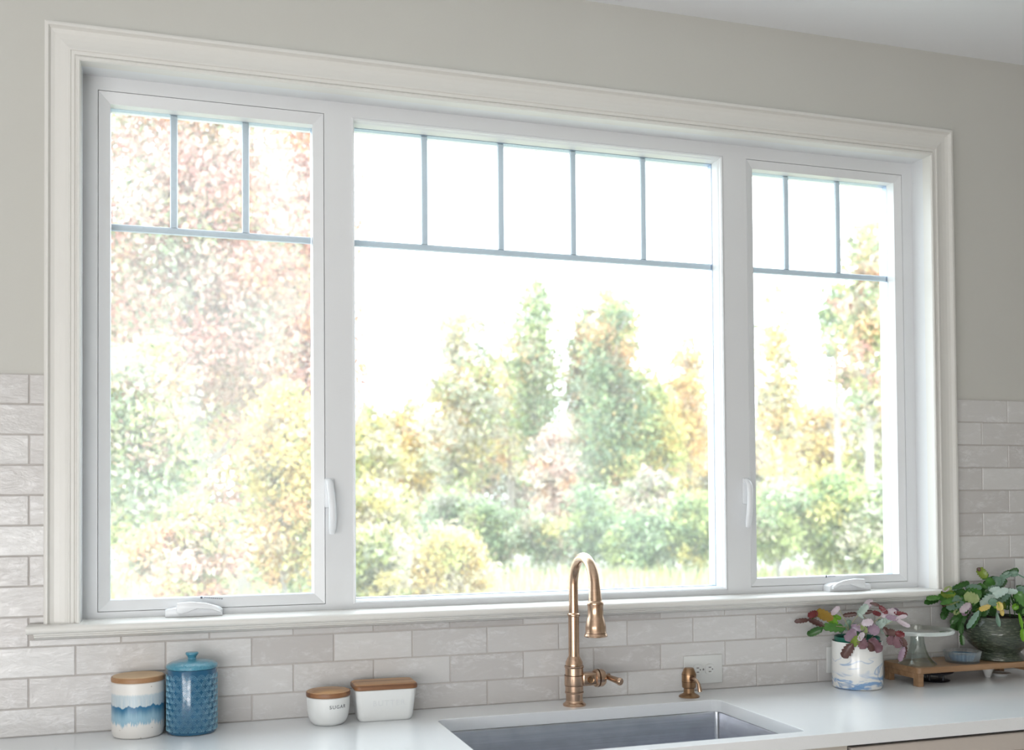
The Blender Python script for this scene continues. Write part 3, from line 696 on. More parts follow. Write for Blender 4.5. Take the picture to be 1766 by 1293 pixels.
lathe('filling', [(0, .0065), (.030, .0065), (.0360, .014), (.0410, .026), (.028, .0235), (.012, .027), (0, .025)], m_bluestuff, ds, seg=40)
jr = empty('white_jar', (2.7180, -.095, RT), 'pale grey white ceramic jar at the right end of the riser', 'jar')
lathe('jar', [(0, 0), (.011, 0), (.0130, .002), (.0135, .006), (.0135, .030), (.012, .034), (.0105, .036), (0, .036)], m_stoneware, jr, seg=32)
tr = empty('black_trivet', (2.405, -.098, 0), 'low black round stand on short legs under the riser', 'stand')
lathe('tray', [(0, .022), (.045, .022), (.052, .025), (.054, .029), (.051, .029), (.044, .025), (0, .0245)], m_black, tr, seg=40)
lathe('base_plate', [(0, 0), (.040, 0), (.044, .0025), (.040, .004), (0, .004)], m_black, tr, seg=40)
for a in (.4, 1.9, 3.5, 4.9): tube('leg', [(.030*math.cos(a), .030*math.sin(a), .003), (.030*math.cos(a), .030*math.sin(a), .0225)], .0035, m_black, tr, 8)
cn = empty('white_cone_cup', (2.600, -.100, 0), 'small white tapered egg cup under the riser', 'cup')
lathe('cup', [(0, 0), (.007, 0), (.009, .003), (.0175, .030), (.0168, .0305), (.008, .006), (0, .005)], m_stoneware, cn, seg=32)
sd = empty('white_saucer', (2.655, -.090, 0), 'small pale saucer lying under the right end of the riser', 'saucer')
lathe('saucer', [(0, 0), (.018, 0), (.022, .003), (.031, .008), (.030, .009), (.021, .0045), (0, .003)], m_stoneware, sd, seg=36)

# ------------------------------------------------------------------ potted cacti
def leafmesh(name, p0, p1, w, mat, parent, tocam, seed, teeth=True):
    rnd = random.Random(seed); p0, p1 = Vector(p0), Vector(p1); a = p1-p0; L = a.length; a.normalize()
    nrm = tocam.normalized()+Vector((rnd.uniform(-.45, .45), rnd.uniform(-.45, .45), rnd.uniform(-.1, .7))); nrm -= a*nrm.dot(a); nrm.normalize(); s = a.cross(nrm)
    T = [0, .12, .26, .3, .46, .5, .66, .70, .86, .95, 1.0]; Wd = [.18, .58, .98, .72, 1.06, .80, 1.06, .78, .88, .52, .22]
    if not teeth: Wd = [.3, .5, .7, .75, .85, .9, .95, .85, .7, .45, .1]
    bm = bmesh.new(); rows = []; curl = rnd.uniform(-.12, .12)*L; th = .0007
    for side in (1, -1):
        R_ = []
        for t, wd in zip(T, Wd):
            c = p0+a*(t*L)+nrm*(curl*math.sin(PI*t)+th*side)
            h = w/2*wd
            R_.append([bm.verts.new(c-s*h+nrm*(w*.10)), bm.verts.new(c-s*h*.4+nrm*.0), bm.verts.new(c-nrm*w*.02), bm.verts.new(c+s*h*.4), bm.verts.new(c+s*h+nrm*(w*.10))])
        rows.append(R_)
    for R_ in rows:
        for i in range(len(R_)-1):
            for j in range(4): bm.faces.new((R_[i][j], R_[i][j+1], R_[i+1][j+1], R_[i+1][j]))
    A, B = rows
    for i in range(len(A)-1):
        for j in (0, 4): bm.faces.new((A[i][j], A[i+1][j], B[i+1][j], B[i][j]))
    me = tomesh(bm, 'leaf'); o = link('leaf', me, mat, parent); shade(me, 60); return o
def cactus(root, u0, v0, zc, s, az, segs, stems, fill, seed):
    """segments are written as offsets (sideways, down, towards the back) from the rim centre"""
    rt = Vector((math.cos(az), -math.sin(az), 0)); bk = Vector((math.sin(az), math.cos(az), 0)); o = Vector(root.location); rnd = random.Random(seed)
    def P(u, v, d):
        p = rt*((u-u0)*s)+Vector((0, 0, (v0-v)*s+zc))+bk*d
        w = p+o; lim = -.016
        if w.x < 2.655 and w.z > .205: lim = -.072
        if w.y > lim: k = (lim-w.y)/bk.y; p += bk*k
        return p
    for i, (u1, v1, u2, v2, w, m, d1, d2) in enumerate(segs):
        leafmesh('leaf', P(u1, v1, d1), P(u2, v2, d2), w*s*1.25, LM[m], root, -bk, seed*100+i, teeth=w > 6)
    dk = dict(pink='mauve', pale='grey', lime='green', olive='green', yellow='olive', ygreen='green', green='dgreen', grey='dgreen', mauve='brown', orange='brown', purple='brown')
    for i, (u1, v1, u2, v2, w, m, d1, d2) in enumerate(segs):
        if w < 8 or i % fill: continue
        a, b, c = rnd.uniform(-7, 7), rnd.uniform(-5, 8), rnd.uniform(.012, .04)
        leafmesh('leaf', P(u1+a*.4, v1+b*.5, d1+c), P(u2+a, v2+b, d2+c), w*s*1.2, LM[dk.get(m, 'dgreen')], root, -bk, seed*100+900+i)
    for pts, r, m in stems:
        q = [P(*p) for p in pts]; Q = [q[0]]
        for a, b in zip(q, q[1:]): Q += [a.lerp(b, .5), b]
        tube('stem', Q, r, LM[m], root, 6)
    return P
pot = empty('potted_cactus', (2.1246, -.1090, 0), 'purple-leaved holiday cactus in a white pot marbled with blue', 'potted plant')
lathe('pot', [(0, 0), (.064, 0), (.0690, .002), (.0708, .007), (.0715, .020), (.0715, .132), (.0705, .1345), (.0685, .1345), (.0675, .130), (.0675, .108), (0, .108)], m_marble, pot, seg=64)
lathe('nursery_pot', [(.055, .109), (.0625, .128), (.0645, .146), (.0630, .1475), (.0600, .145), (.058, .130), (0, .128)], m_nurse, pot, seg=48)
lathe('soil', [(.0575, .1285), (.03, .133), (0, .134)], m_soil, pot, seg=24)
f = -.03
A = [(1425, 1087, 1402, 1099, 11, 'dgreen', -.02, -.02), (1462, 1089, 1424, 1085, 13, 'green', 0, -.02), (1428, 1084, 1401, 1073, 9, 'brown', -.02, -.02), (1402, 1074, 1378, 1077, 7, 'brown', -.02, -.03),
     (1446, 1090, 1439, 1066, 13, 'lime', .0, -.01), (1442, 1072, 1414, 1058, 15, 'orange', -.01, -.02), (1417, 1060, 1401, 1066, 10, 'red', -.02, -.02), (1430, 1072, 1420, 1066, 10, 'orange', .0, .0), (1456, 1072, 1442, 1066, 7, 'lime', 0, 0),
     (1440, 1064, 1453, 1049, 8, 'pink', -.02, -.03), (1492, 1070, 1482, 1060, 5, 'pale', 0, 0),
     (1482, 1066, 1499, 1047, 11, 'pale', .0, .01), (1492, 1053, 1507, 1040, 10, 'pink', .01, .02), (1503, 1045, 1519, 1048, 5, 'brown', .02, .0), (1518, 1048, 1531, 1060, 7, 'red', .0, -.02),
     (1457, 1068, 1482, 1064, 7, 'brown', .03, .03), (1489, 1064, 1508, 1059, 6, 'brown', .03, .03), (1507, 1060, 1521, 1065, 7, 'red', .03, .02),
     (1521, 1065, 1545, 1054, 12, 'pink', -.01, -.02), (1541, 1058, 1563, 1062, 7, 'red', -.02, -.02), (1528, 1065, 1548, 1068, 8, 'mauve', -.02, -.03), (1545, 1066, 1562, 1062, 6, 'pink', -.03, -.03), (1544, 1068, 1566, 1080, 7, 'pink', -.03, -.04),
     (1524, 1076, 1540, 1066, 11, 'pale', -.01, -.02), (1518, 1086, 1527, 1070, 10, 'pale', -.01, -.01), (1513, 1076, 1526, 1083, 11, 'pale', .0, .0), (1521, 1084, 1527, 1095, 9, 'pale', 0, -.01),
     (1489, 1077, 1508, 1073, 11, 'pink', -.04, -.05), (1500, 1081, 1516, 1092, 15, 'mauve', -.04, -.05), (1488, 1080, 1497, 1092, 9, 'ygreen', -.03, -.04), (1472, 1082, 1492, 1089, 13, 'mauve', -.02, -.04),
     (1478, 1086, 1462, 1104, 14, 'mauve', -.05, -.065), (1492, 1090, 1484, 1104, 8, 'pink', -.06, -.07), (1484, 1096, 1473, 1113, 11, 'olive', -.065, -.078), (1474, 1108, 1458, 1132, 14, 'brown', -.078, -.082),
     (1488, 1100, 1494, 1116, 15, 'purple', -.065, -.08), (1499, 1106, 1506, 1120, 9, 'brown', -.07, -.078), (1500, 1101, 1520, 1119, 15, 'purple', -.065, -.08), (1505, 1100, 1514, 1110, 9, 'mauve', -.05, -.06),
     (1525, 1082, 1532, 1096, 8, 'brown', -.02, -.02), (1530, 1088, 1544, 1094, 10, 'brown', -.03, -.04), (1543, 1090, 1557, 1095, 10, 'red', -.04, -.05), (1533, 1096, 1538, 1110, 12, 'purple', -.04, -.05), (1542, 1096, 1549, 1114, 13, 'purple', -.05, -.06), (1551, 1098, 1558, 1112, 9, 'brown', -.05, -.06), (1556, 1112, 1548, 1136, 8, 'mauve', -.055, -.065),
     (1462, 1092, 1470, 1074, 9, 'grey', .0, .01), (1470, 1096, 1480, 1080, 9, 'grey', 0, 0), (1480, 1092, 1500, 1084, 9, 'grey', -.02, -.02), (1510, 1094, 1500, 1084, 9, 'grey', .01, .01), (1456, 1098, 1452, 1082, 8, 'grey', .01, .02)]
ST = [([(1470, 1108, 0), (1467, 1084, -.01), (1452, 1052, -.03)], .0013, 'stem'), ([(1475, 1108, 0), (1472, 1080, 0), (1484, 1064, 0)], .0013, 'stem'), ([(1490, 1108, 0), (1504, 1080, 0), (1523, 1064, -.01)], .0013, 'stem'),
      ([(1476, 1108, 0), (1464, 1086, 0), (1447, 1084, -.01)], .0014, 'stem'), ([(1500, 1108, 0), (1524, 1082, -.01), (1545, 1068, -.03)], .0012, 'stem'), ([(1485, 1108, 0), (1480, 1082, -.02), (1490, 1076, -.04)], .0012, 'stem'), ([(1495, 1108, .01), (1500, 1076, .03), (1488, 1064, .03)], .0012, 'stem')]
cactus(pot, 1481, 1108.5, .1345, .001695, .626, A, ST, 3, 3)

pl = empty('potted_cactus', (2.6330, -.1120, RT), 'bushy green holiday cactus in a crackled dark green glass bowl', 'potted plant')
lathe('pot', [(0, 0), (.066, 0), (.0715, .002), (.0720, .006), (.0690, .014), (.0600, .022), (.0590, .025), (.0680, .033), (.0850, .045), (.0975, .062), (.1030, .080), (.1010, .096), (.0930, .110), (.0830, .119), (.0800, .126), (.0790, .131), (.0765, .131), (.0765, .122), (0, .118)], m_green, pl, seg=80, wav=lambda a, z: .006*math.sin(9*a+z*130)+(.014*abs(math.sin(22*a)) if z < .024 else 0))
lathe('soil', [(.0755, .119), (.04, .125), (0, .126)], m_soil, pl, seg=24)
G = [(1698, 993, 1685, 976, 13, 'olive', -.02, -.02), (1688, 981, 1684, 975, 6, 'brown', -.02, -.02), (1709, 1008, 1698, 992, 11, 'green', 0, -.02), (1711, 1012, 1715, 990, 14, 'grey', 0, 0), (1716, 1008, 1726, 988, 10, 'grey', 0, .01), (1722, 993, 1737, 984, 9, 'grey', .01, .01), (1733, 987, 1748, 984, 9, 'grey', .01, .01),
     (1624, 1025, 1604, 1027, 10, 'green', -.05, -.05), (1649, 1018, 1626, 1020, 12, 'olive', -.05, -.05), (1664, 1020, 1645, 1016, 11, 'green', -.03, -.05), (1629, 1015, 1638, 1008, 7, 'pink', -.05, -.05), (1643, 1009, 1631, 1012, 7, 'ygreen', -.05, -.05),
     (1642, 1012, 1665, 1003, 8, 'grey', -.03, -.03), (1663, 1008, 1690, 1010, 9, 'grey', -.01, -.01), (1662, 1017, 1690, 1022, 16, 'green', -.03, -.02), (1682, 1006, 1703, 1016, 13, 'green', 0, .01), (1664, 1012, 1684, 1014, 11, 'grey', 0, .01), (1693, 1004, 1712, 1008, 10, 'green', .02, .02),
     (1657, 1028, 1631, 1037, 8, 'ygreen', -.05, -.06), (1662, 1034, 1634, 1043, 12, 'grey', -.05, -.06), (1676, 1030, 1655, 1038, 11, 'green', -.04, -.05), (1660, 1026, 1640, 1030, 9, 'grey', -.04, -.05),
     (1686, 1030, 1662, 1022, 16, 'ygreen', -.05, -.06), (1672, 1034, 1656, 1050, 10, 'pink', -.06, -.07), (1662, 1036, 1655, 1044, 8, 'grey', -.06, -.06), (1658, 1046, 1646, 1055, 8, 'ygreen', -.05, -.06),
     (1710, 1020, 1688, 1038, 15, 'pale', -.06, -.07), (1732, 1010, 1708, 1024, 14, 'pale', -.05, -.06), (1724, 1012, 1746, 1014, 9, 'pale', -.04, -.05), (1704, 1037, 1686, 1045, 8, 'yellow', -.07, -.075), (1700, 1030, 1714, 1034, 12, 'grey', -.07, -.07), (1702, 1014, 1720, 1010, 10, 'pale', -.04, -.04),
     (1717, 1030, 1719, 1045, 10, 'yellow', -.07, -.075), (1712, 1030, 1713, 1042, 8, 'lime', -.068, -.07), (1720, 1038, 1722, 1054, 6, 'yellow', -.07, -.07), (1717, 1018, 1712, 1034, 11, 'dgreen', -.03, -.03), (1730, 1018, 1726, 1040, 9, 'dgreen', -.01, -.01), (1734, 1020, 1740, 1040, 5, 'dgreen', 0, 0),
     (1742, 1014, 1762, 1036, 15, 'green', -.04, -.05), (1745, 1009, 1766, 1018, 11, 'grey', 0, -.01), (1738, 1044, 1746, 1036, 9, 'lime', -.03, -.03), (1752, 1050, 1770, 1036, 9, 'green', -.04, -.05), (1744, 1030, 1750, 1048, 13, 'dgreen', 0, 0), (1758, 1024, 1774, 1044, 12, 'dgreen', 0, 0), (1766, 1006, 1784, 1020, 12, 'green', 0, -.02), (1772, 1022, 1796, 1034, 12, 'grey', -.02, -.04), (1776, 1040, 1800, 1056, 12, 'green', -.03, -.05),
     (1686, 1046, 1667, 1076, 8, 'grey', -.08, -.095), (1713, 1048, 1717, 1071, 6, 'grey', -.085, -.095), (1746, 1048, 1751, 1072, 5, 'lime', -.085, -.10), (1751, 1071, 1753, 1093, 7, 'lime', -.10, -.105), (1756, 1056, 1763, 1080, 8, 'olive', -.08, -.10),
     (1636, 1048, 1627, 1064, 9, 'dgreen', -.05, -.06), (1634, 1036, 1628, 1040, 5, 'brown', -.05, -.05), (1668, 1044, 1650, 1056, 12, 'dgreen', -.05, -.06), (1656, 1054, 1641, 1072, 9, 'dgreen', -.05, -.06), (1664, 1054, 1652, 1080, 9, 'dgreen', -.04, -.05), (1658, 1068, 1657, 1088, 7, 'dgreen', -.05, -.06), (1657, 1087, 1659, 1107, 7, 'dgreen', -.06, -.06), (1650, 1066, 1642, 1084, 8, 'dgreen', -.05, -.06), (1673, 1040, 1688, 1052, 13, 'dgreen', -.04, -.03),
     (1680, 1032, 1694, 1046, 12, 'dgreen', -.02, -.01), (1696, 1044, 1712, 1052, 13, 'dgreen', -.02, -.01), (1700, 1040, 1690, 1056, 10, 'dgreen', -.05, -.06), (1690, 1016, 1706, 1026, 13, 'dgreen', .0, .0), (1668, 1020, 1680, 1034, 12, 'dgreen', -.01, -.01), (1708, 1012, 1722, 1022, 11, 'dgreen', .02, .02), (1650, 1024, 1664, 1034, 10, 'dgreen', -.02, -.02), (1646, 1034, 1660, 1046, 10, 'dgreen', -.02, -.02)]
SG = [([(1712, 1058, 0), (1712, 1030, 0), (1711, 1010, 0)], .0018, 'green'), ([(1745, 985, .01), (1758, 992, .0), (1772, 1002, -.02)], .0022, 'grey'), ([(1724, 1058, 0), (1720, 1034, 0), (1716, 1014, -.02)], .0016, 'dgreen'), ([(1734, 1058, 0), (1732, 1034, 0), (1726, 1016, -.01)], .0016, 'dgreen'), ([(1742, 1058, 0), (1738, 1036, .01), (1734, 1012, .01)], .0016, 'dgreen'),
      ([(1705, 1058, 0), (1688, 1034, -.01), (1664, 1020, -.03)], .0018, 'green'), ([(1702, 1058, 0), (1680, 1040, -.03), (1660, 1034, -.05)], .0016, 'green'), ([(1708, 1058, .02), (1700, 1030, .02), (1690, 1012, .02)], .0016, 'green'), ([(1752, 1058, 0), (1756, 1030, 0), (1745, 1012, 0)], .0016, 'green'), ([(1704, 1056, 0), (1682, 1046, -.05), (1664, 1050, -.05), (1655, 1064, -.05)], .0014, 'dgreen')]
cactus(pl, 1716, 1058, .131, .00178, .735, G, SG, 1, 5)

# ------------------------------------------------------------------ garden beyond the window
GZ = -2.35           # ground level outside, below the worktop height
CX, CY, CZ = .2066, -2.7661, .5501
def foliage_mat():
    t = NT('autumn_foliage'); c = t.n('VertexColor', layer_name='col').outputs[0]
    d = t.n('BsdfDiffuse'); t.set(d.inputs[0], c); tr = t.n('BsdfTranslucent'); t.set(tr.inputs[0], c)
    m = t.n('MixShader', in_Fac=.45); t.set(m.inputs[1], d.outputs[0]); t.set(m.inputs[2], tr.outputs[0]); t.t.links.new(m.outputs[0], t.out.inputs[0]); return t.m
m_fol = foliage_mat()
m_bark = plain('grey_bark', (.42, .38, .36), .9, var=.3, nscale=12, bump=.6)
m_birch = plain('pale_bark', (.66, .66, .68), .85, var=.12, nscale=10)
def quads(name, cen, siz, cols, parent, rs_, tall=1.):
    n = len(cen); ax = rs_.normal(size=(n, 3)); ax /= np.linalg.norm(ax, axis=1)[:, None]
    b = rs_.normal(size=(n, 3)); b -= ax*(b*ax).sum(1)[:, None]; b /= np.linalg.norm(b, axis=1)[:, None]
    if tall != 1: ax = np.tile([0, 0, 1.], (n, 1))+rs_.normal(size=(n, 3))*.16; b = np.cross(ax, rs_.normal(size=(n, 3))); b /= np.linalg.norm(b, axis=1)[:, None]
    s = siz[:, None]; A = ax*s*tall; B = b*s*.62
    V = np.stack([cen-A, cen+B*.9, cen+A, cen-B*.9], 1).reshape(-1, 3)
    me = bpy.data.meshes.new(name); me.vertices.add(4*n); me.vertices.foreach_set('co', V.astype(np.float32).ravel())
    me.loops.add(4*n); me.loops.foreach_set('vertex_index', np.arange(4*n, dtype=np.int32)); me.polygons.add(n)
    me.polygons.foreach_set('loop_start', np.arange(0, 4*n, 4, dtype=np.int32)); me.polygons.foreach_set('loop_total', np.full(n, 4, np.int32)); me.update()
    ca = me.color_attributes.new('col', 'FLOAT_COLOR', 'CORNER'); C4 = np.ones((n, 4, 4), np.float32); C4[:, :, :3] = cols[:, None, :]; ca.data.foreach_set('color', C4.ravel())
    o = link(name, me, m_fol, parent); o['kind'] = 'stuff'; return o
PAL = dict(red=(.62, .24, .20), rose=(.66, .38, .34), orange=(.78, .44, .20), yellow=(.80, .66, .22), gold=(.76, .54, .16), cream=(.74, .66, .54), lime=(.52, .60, .22), green=(.29, .43, .23), deep=(.17, .28, .17), sage=(.44, .51, .38), brown=(.38, .28, .20), pink=(.72, .52, .46), grass=(.60, .66, .34), grey=(.48, .46, .40))
for k_, v_ in PAL.items(): PAL[k_] = tuple(a*.88+b*.12 for a, b in zip(v_, (.86, .83, .74)))
def crown(name, parent, rs_, centre, rad, n, leaf, pal, clumps=60, airy=.22, shell=.55):
    """leaves gathered in clumps that fill an egg-shaped crown"""
    d = rs_.normal(size=(clumps, 3)); d /= np.linalg.norm(d, axis=1)[:, None]; rr = shell+(1-shell)*rs_.random(clumps); rr = np.where(rs_.random(clumps) < .35, rs_.random(clumps)*.8, rr)
    cc = d*rr[:, None]; wz = 1-.35*np.clip(cc[:, 2], 0, 1); cc[:, 0] *= wz; cc[:, 1] *= wz
    cc = cc*np.array(rad)+np.array(centre)
    idx = rs_.integers(0, clumps, n); sp = airy*np.mean(rad)*(.6+.8*rs_.random(clumps))
    P = cc[idx]+rs_.normal(size=(n, 3))*sp[idx][:, None]*np.array([1, 1, .75])
    names = list(pal); w = np.array([pal[k] for k in names], float); w /= w.sum(); base = np.array([PAL[k] for k in names])
    cl = base[rs_.choice(len(names), clumps, p=w)]; lf = base[rs_.choice(len(names), n, p=w)]
    col = (cl[idx]*.72+lf*.28)*(1+rs_.normal(size=(n, 1))*.27); col = np.clip(col, .02, .95)
    return quads(name, P, leaf*(.6+.8*rs_.random(n)), col, parent, rs_)
def at(u, D):       # ground spot seen along a bearing: u is a bearing expressed in the photograph's columns, D the distance from the camera
    az = math.atan((u-883)/1837.92)+yaw; return CX+D*math.sin(az), CY+D*math.cos(az)
def hz(v, D): return CZ+D*(866-v)/1837.92
def tree(u, D, vtop, vbot, hw, n, leaf, pal, lab, seed, name='tree', airy=.22, trunk=.16, bark=None, clumps=60, lean=0, group='trees beyond the lawn', ground=GZ):
    rs_ = np.random.default_rng(seed); x, y = at(u, D); zt, zb = hz(vtop, D), hz(vbot, D); r = hw*D/1837.92
    t = empty(name, (x, y, ground), lab, 'tree' if name == 'tree' else 'shrub', group)
    c = (lean, 0, (zt+zb)/2-ground); rad = (r, r, (zt-zb)/2)
    crown('foliage', t, rs_, c, rad, n, leaf, pal, clumps, airy)
    H = zt-ground; bm = bmesh.new(); rn = random.Random(seed)
    tp = [(lean*k*k+rn.uniform(-.1, .1)*k*r*.3, 0, H*.94*k) for k in (0, .12, .25, .4, .55, .7, .85, 1)]
    tube_bm(bm, tp, [trunk*(1.15-k*1.02) for k in (0, .12, .25, .4, .55, .7, .85, 1)], 8)
    for b in range(9):
        k = .28+.065*b; a = rn.uniform(0, 2*PI); l = r*rn.uniform(.6, 1.0); z = H*k
        tube_bm(bm, [(lean*k*k, 0, z), (lean*k*k+math.cos(a)*l*.5, math.sin(a)*l*.5, z+l*.35), (lean*k*k+math.cos(a)*l, math.sin(a)*l, z+l*.9)], [trunk*.38, trunk*.25, trunk*.08], 5)
    me = tomesh(bm, 'trunk'); link('trunk', me, bark or m_bark, t); shade(me, 60); return t
gnd = box('ground', (-60, .6, GZ-.3), (120, 140, GZ), plain('meadow_ground', (.42, .43, .36), .95, var=.3, nscale=.6), None)
tag(gnd, 'pale grassy ground outside behind the window', 'ground', kind='structure')
T = tree
# big maple close to the house in the left light
T(330, 15, 60, 830, 180, 34000, .048, dict(rose=6, red=3, orange=1, sage=3, lime=1, pink=4, brown=2, green=3), 'tall red and rose maple filling the left window unit', 11, airy=.13, trunk=.20, clumps=230)
T(520, 18, 90, 900, 95, 19000, .056, dict(orange=3, rose=6, gold=1, pink=3, yellow=1, red=3, brown=2), 'orange-leaved maple behind the first lattice bars', 12, airy=.13, trunk=.14, clumps=150)
T(235, 12, 560, 1000, 100, 13000, .042, dict(lime=4, sage=4, orange=1, rose=2, green=2, cream=2), 'green shrub with reddish tips low in the left window unit', 13, name='shrub', airy=.16, trunk=.05, clumps=70, group='shrubs beyond the lawn')
T(330, 11, 860, 1040, 90, 9000, .036, dict(orange=3, rose=3, lime=3, cream=2, green=1), 'reddish shrub standing just above the left crank handle', 14, name='shrub', airy=.17, trunk=.04, clumps=60, group='shrubs beyond the lawn')
T(490, 13, 640, 1040, 75, 14000, .040, dict(yellow=4, gold=3, lime=2, orange=4, green=2, cream=3), 'tall yellow shrub beside the left mullion', 15, name='shrub', airy=.16, trunk=.05, clumps=80, group='shrubs beyond the lawn')
# tree line across the meadow
FAR = [(640, 42, 700, 890, 60, dict(yellow=4, lime=3, cream=3, sage=1), 'low yellow-green tree by the left mullion'),
       (705, 50, 690, 900, 75, dict(yellow=3, gold=2, cream=3, sage=2, orange=1), 'low golden tree in the lower left of the middle window'),
       (800, 46, 525, 880, 72, dict(sage=3, cream=3, grey=3, yellow=2, orange=1, lime=1), 'sparse grey-yellow tree in the left of the middle window'),
       (925, 48, 440, 860, 48, dict(green=3, sage=3, lime=3, cream=2, orange=1), 'tallest slender green tree of the tree line'),
       (880, 52, 560, 850, 50, dict(cream=3, orange=2, sage=2, yellow=2), 'pale orange tree left of the tallest green one'),
       (1060, 44, 492, 930, 60, dict(green=5, lime=3, deep=2, orange=2, brown=1, yellow=1, sage=2), 'dense green and rust tree right of the faucet top'),
       (1010, 47, 520, 800, 30, dict(brown=2, orange=2, sage=2, green=2), 'narrow rusty tree left of the dense green one'),
       (955, 40, 735, 930, 45, dict(pink=4, cream=3, orange=1, grey=1), 'pale pinkish tree directly above the faucet'),
       (1125, 46, 640, 930, 55, dict(yellow=4, lime=3, green=2, gold=2), 'yellow-green tree right of the dense green one'),
       (1190, 50, 565, 900, 38, dict(orange=3, gold=3, cream=2, yellow=3), 'slim orange tree near the right edge of the middle window'),
       (1120, 38, 810, 950, 60, dict(pink=2, cream=4, sage=2, lime=1), 'pale cream shrubby tree below the yellow-green one'),
       (1345, 40, 500, 900, 42, dict(yellow=3, gold=3, cream=3, sage=1, orange=1), 'thin pale-trunked tree in the right window unit'),
       (1410, 45, 700, 900, 70, dict(gold=4, yellow=4, orange=1, cream=3), 'golden tree low in the right window unit'),
       (1500, 36, 380, 800, 55, dict(orange=2, red=1, lime=2, green=2, cream=2), 'sparse red and green tree at the right edge of the window'),
       (1445, 38, 500, 640, 25, dict(green=3, sage=3, lime=1), 'small green tree top in the right window unit'),
       (1530, 42, 640, 900, 60, dict(lime=3, cream=3, yellow=2, sage=2), 'pale lime tree behind the right sash'),
       (1680, 44, 560, 900, 70, dict(gold=3, cream=3, orange=2), 'golden tree hidden behind the right wall'), (1850, 48, 600, 900, 80, dict(sage=3, cream=3, green=2), 'grey-green tree hidden far behind the right wall')]
DENS = {1345: .35, 1500: .4, 1445: .4, 925: .7, 800: .75, 880: .6, 1190: .7}
for i, (u, D, vt, vb, hw, pal, lab) in enumerate(FAR):
    n = int(hw*(vb-vt)*.62*DENS.get(u, 1)); T(u, D, vt, vb, hw, n, .115, pal, lab, 40+i, airy=.125, trunk=.17 if u != 1345 else .15, bark=m_birch if u in (1345, 955, 800) else None, clumps=int(70+hw*1.4), ground=GZ)
BACK = [(600, 720, 'cream'), (700, 735, 'yellow'), (800, 700, 'sage'), (900, 690, 'cream'), (1000, 700, 'grey'), (1095, 700, 'sage'), (1185, 690, 'yellow'), (1290, 700, 'cream'), (1390, 720, 'sage'), (1480, 690, 'lime'), (1570, 680, 'cream')]
WH = ['behind the left mullion', 'behind the low golden tree', 'behind the sparse grey-yellow tree', 'between the tallest green tree and the sparse one', 'behind the narrow rusty tree', 'behind the yellow-green tree', 'behind the slim orange tree', 'behind the right mullion', 'behind the thin pale trunk', 'behind the golden tree of the right unit', 'farthest right behind the right sash']
for i, (u, vt, k) in enumerate(BACK):
    T(u, 64, vt, 950, 68, 9000, .16, {k: 4, 'pink': 2, 'sage': 3, 'grey': 2}, 'hazy %s far tree %s' % (dict(cream='cream', yellow='yellow', sage='grey-green', grey='grey', lime='lime')[k], WH[i]), 60+i, airy=.16, trunk=.2, clumps=110, group='far trees at the back of the meadow')
T(420, 26, 420, 1000, 120, 15000, .085, dict(pink=4, yellow=2, rose=3, orange=2, sage=2), 'pale rosy tree deep behind the maples of the left window unit', 75, airy=.15, trunk=.16, clumps=120)
T(230, 28, 420, 1000, 110, 13000, .085, dict(pink=2, sage=4, green=2, rose=2), 'pale grey-green tree deep behind the left end of the window', 76, airy=.15, trunk=.16, clumps=120)
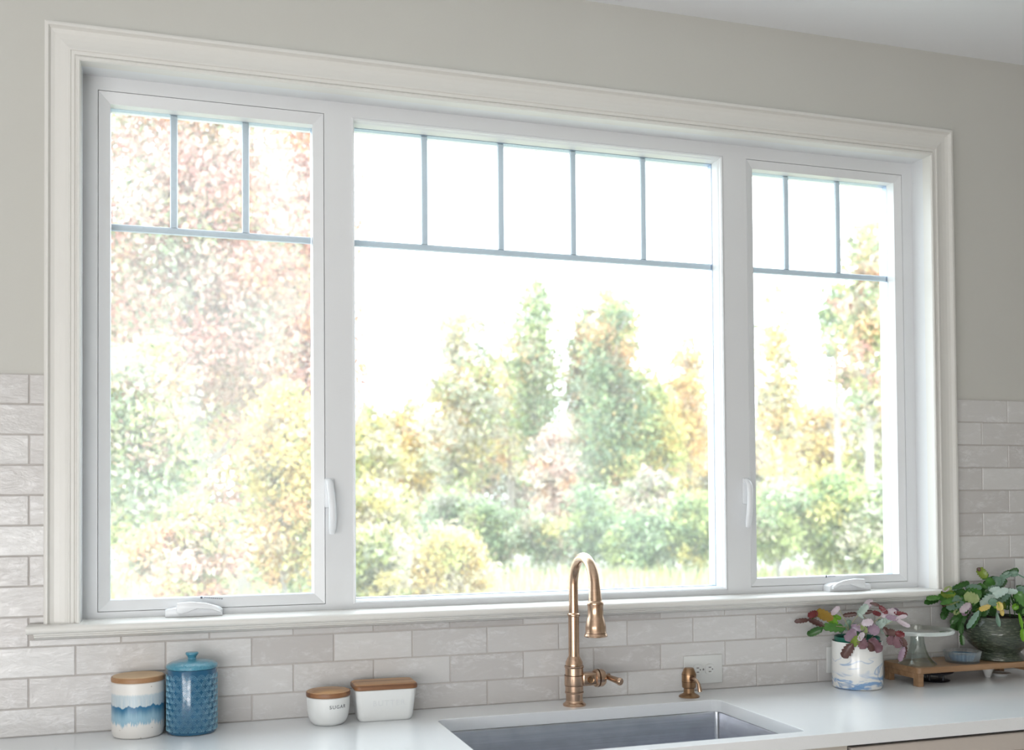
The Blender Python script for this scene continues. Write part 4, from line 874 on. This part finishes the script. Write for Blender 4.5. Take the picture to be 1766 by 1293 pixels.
# undergrowth and the arching yellow shrub
US = [(650, 28, 840, 960, 70, dict(yellow=3, cream=3, lime=3), 'yellow shrub at the left of the meadow edge'), (760, 34, 850, 970, 60, dict(sage=3, grey=2, green=2, lime=1), 'grey-green thicket in front of the golden tree'),
      (850, 33, 860, 970, 60, dict(green=2, sage=3, brown=1, lime=1), 'dark green thicket left of the faucet'), (930, 32, 880, 965, 55, dict(green=3, sage=2, yellow=1, brown=1), 'green thicket behind the faucet neck'),
      (1020, 33, 850, 970, 55, dict(green=3, deep=1, sage=2, lime=2), 'green thicket right of the faucet'), (1110, 32, 880, 975, 60, dict(green=3, sage=2, lime=2, deep=1), 'leafy thicket below the pale cream tree'),
      (1200, 32, 850, 970, 50, dict(green=3, lime=2, yellow=1), 'green thicket by the right edge of the middle window'), (1340, 30, 830, 960, 60, dict(lime=3, green=2, cream=2), 'lime thicket at the foot of the pale trunk'),
      (1430, 31, 820, 960, 70, dict(lime=4, green=2, yellow=1), 'bright green thicket in the right window unit'), (1520, 30, 850, 985, 60, dict(sage=3, lime=3, cream=2), 'soft grey-lime thicket at the right sash')]
for i, (u, D, vt, vb, hw, pal, lab) in enumerate(US):
    T(u, D, vt, vb+15, hw, int(hw*(vb-vt)*.85), .08, pal, lab, 80+i, name='shrub', airy=.2, trunk=.05, clumps=45, group='shrubs beyond the lawn')
T(770, 17, 915, 1060, 85, 13000, .048, dict(yellow=5, gold=3, cream=3, lime=1), 'arching yellow shrub low in the middle window', 95, name='shrub', airy=.16, trunk=.05, clumps=70, group='shrubs beyond the lawn')
T(650, 16, 900, 1060, 60, 9000, .048, dict(yellow=2, lime=3, sage=2, cream=3), 'yellow-lime shrub low beside the left mullion', 96, name='shrub', airy=.18, trunk=.05, clumps=50, group='shrubs beyond the lawn')
rs_ = np.random.default_rng(7); n = 26000
D = 11+22*rs_.random(n)**.8; az = np.interp(rs_.random(n), [0, 1], [-.12, .72])
cen = np.stack([CX+D*np.sin(az), CY+D*np.cos(az), GZ+.25+.35*rs_.random(n)], 1)
pc = np.array([PAL['grass'], PAL['cream'], PAL['lime'], PAL['sage'], PAL['yellow']])[rs_.choice(5, n, p=[.45, .2, .15, .12, .08])]*(1+rs_.normal(size=(n, 1))*.12)
g = quads('meadow_grass', cen, .05+.05*rs_.random(n), np.clip(pc, .02, .95), None, rs_, tall=6.)
tag(g, 'tall pale meadow grass between the house and the trees', 'grass', kind='stuff')

# lift everything so that the floor is at zero
for o in bpy.data.objects:
    if o.parent is None: o.location.z += Z0
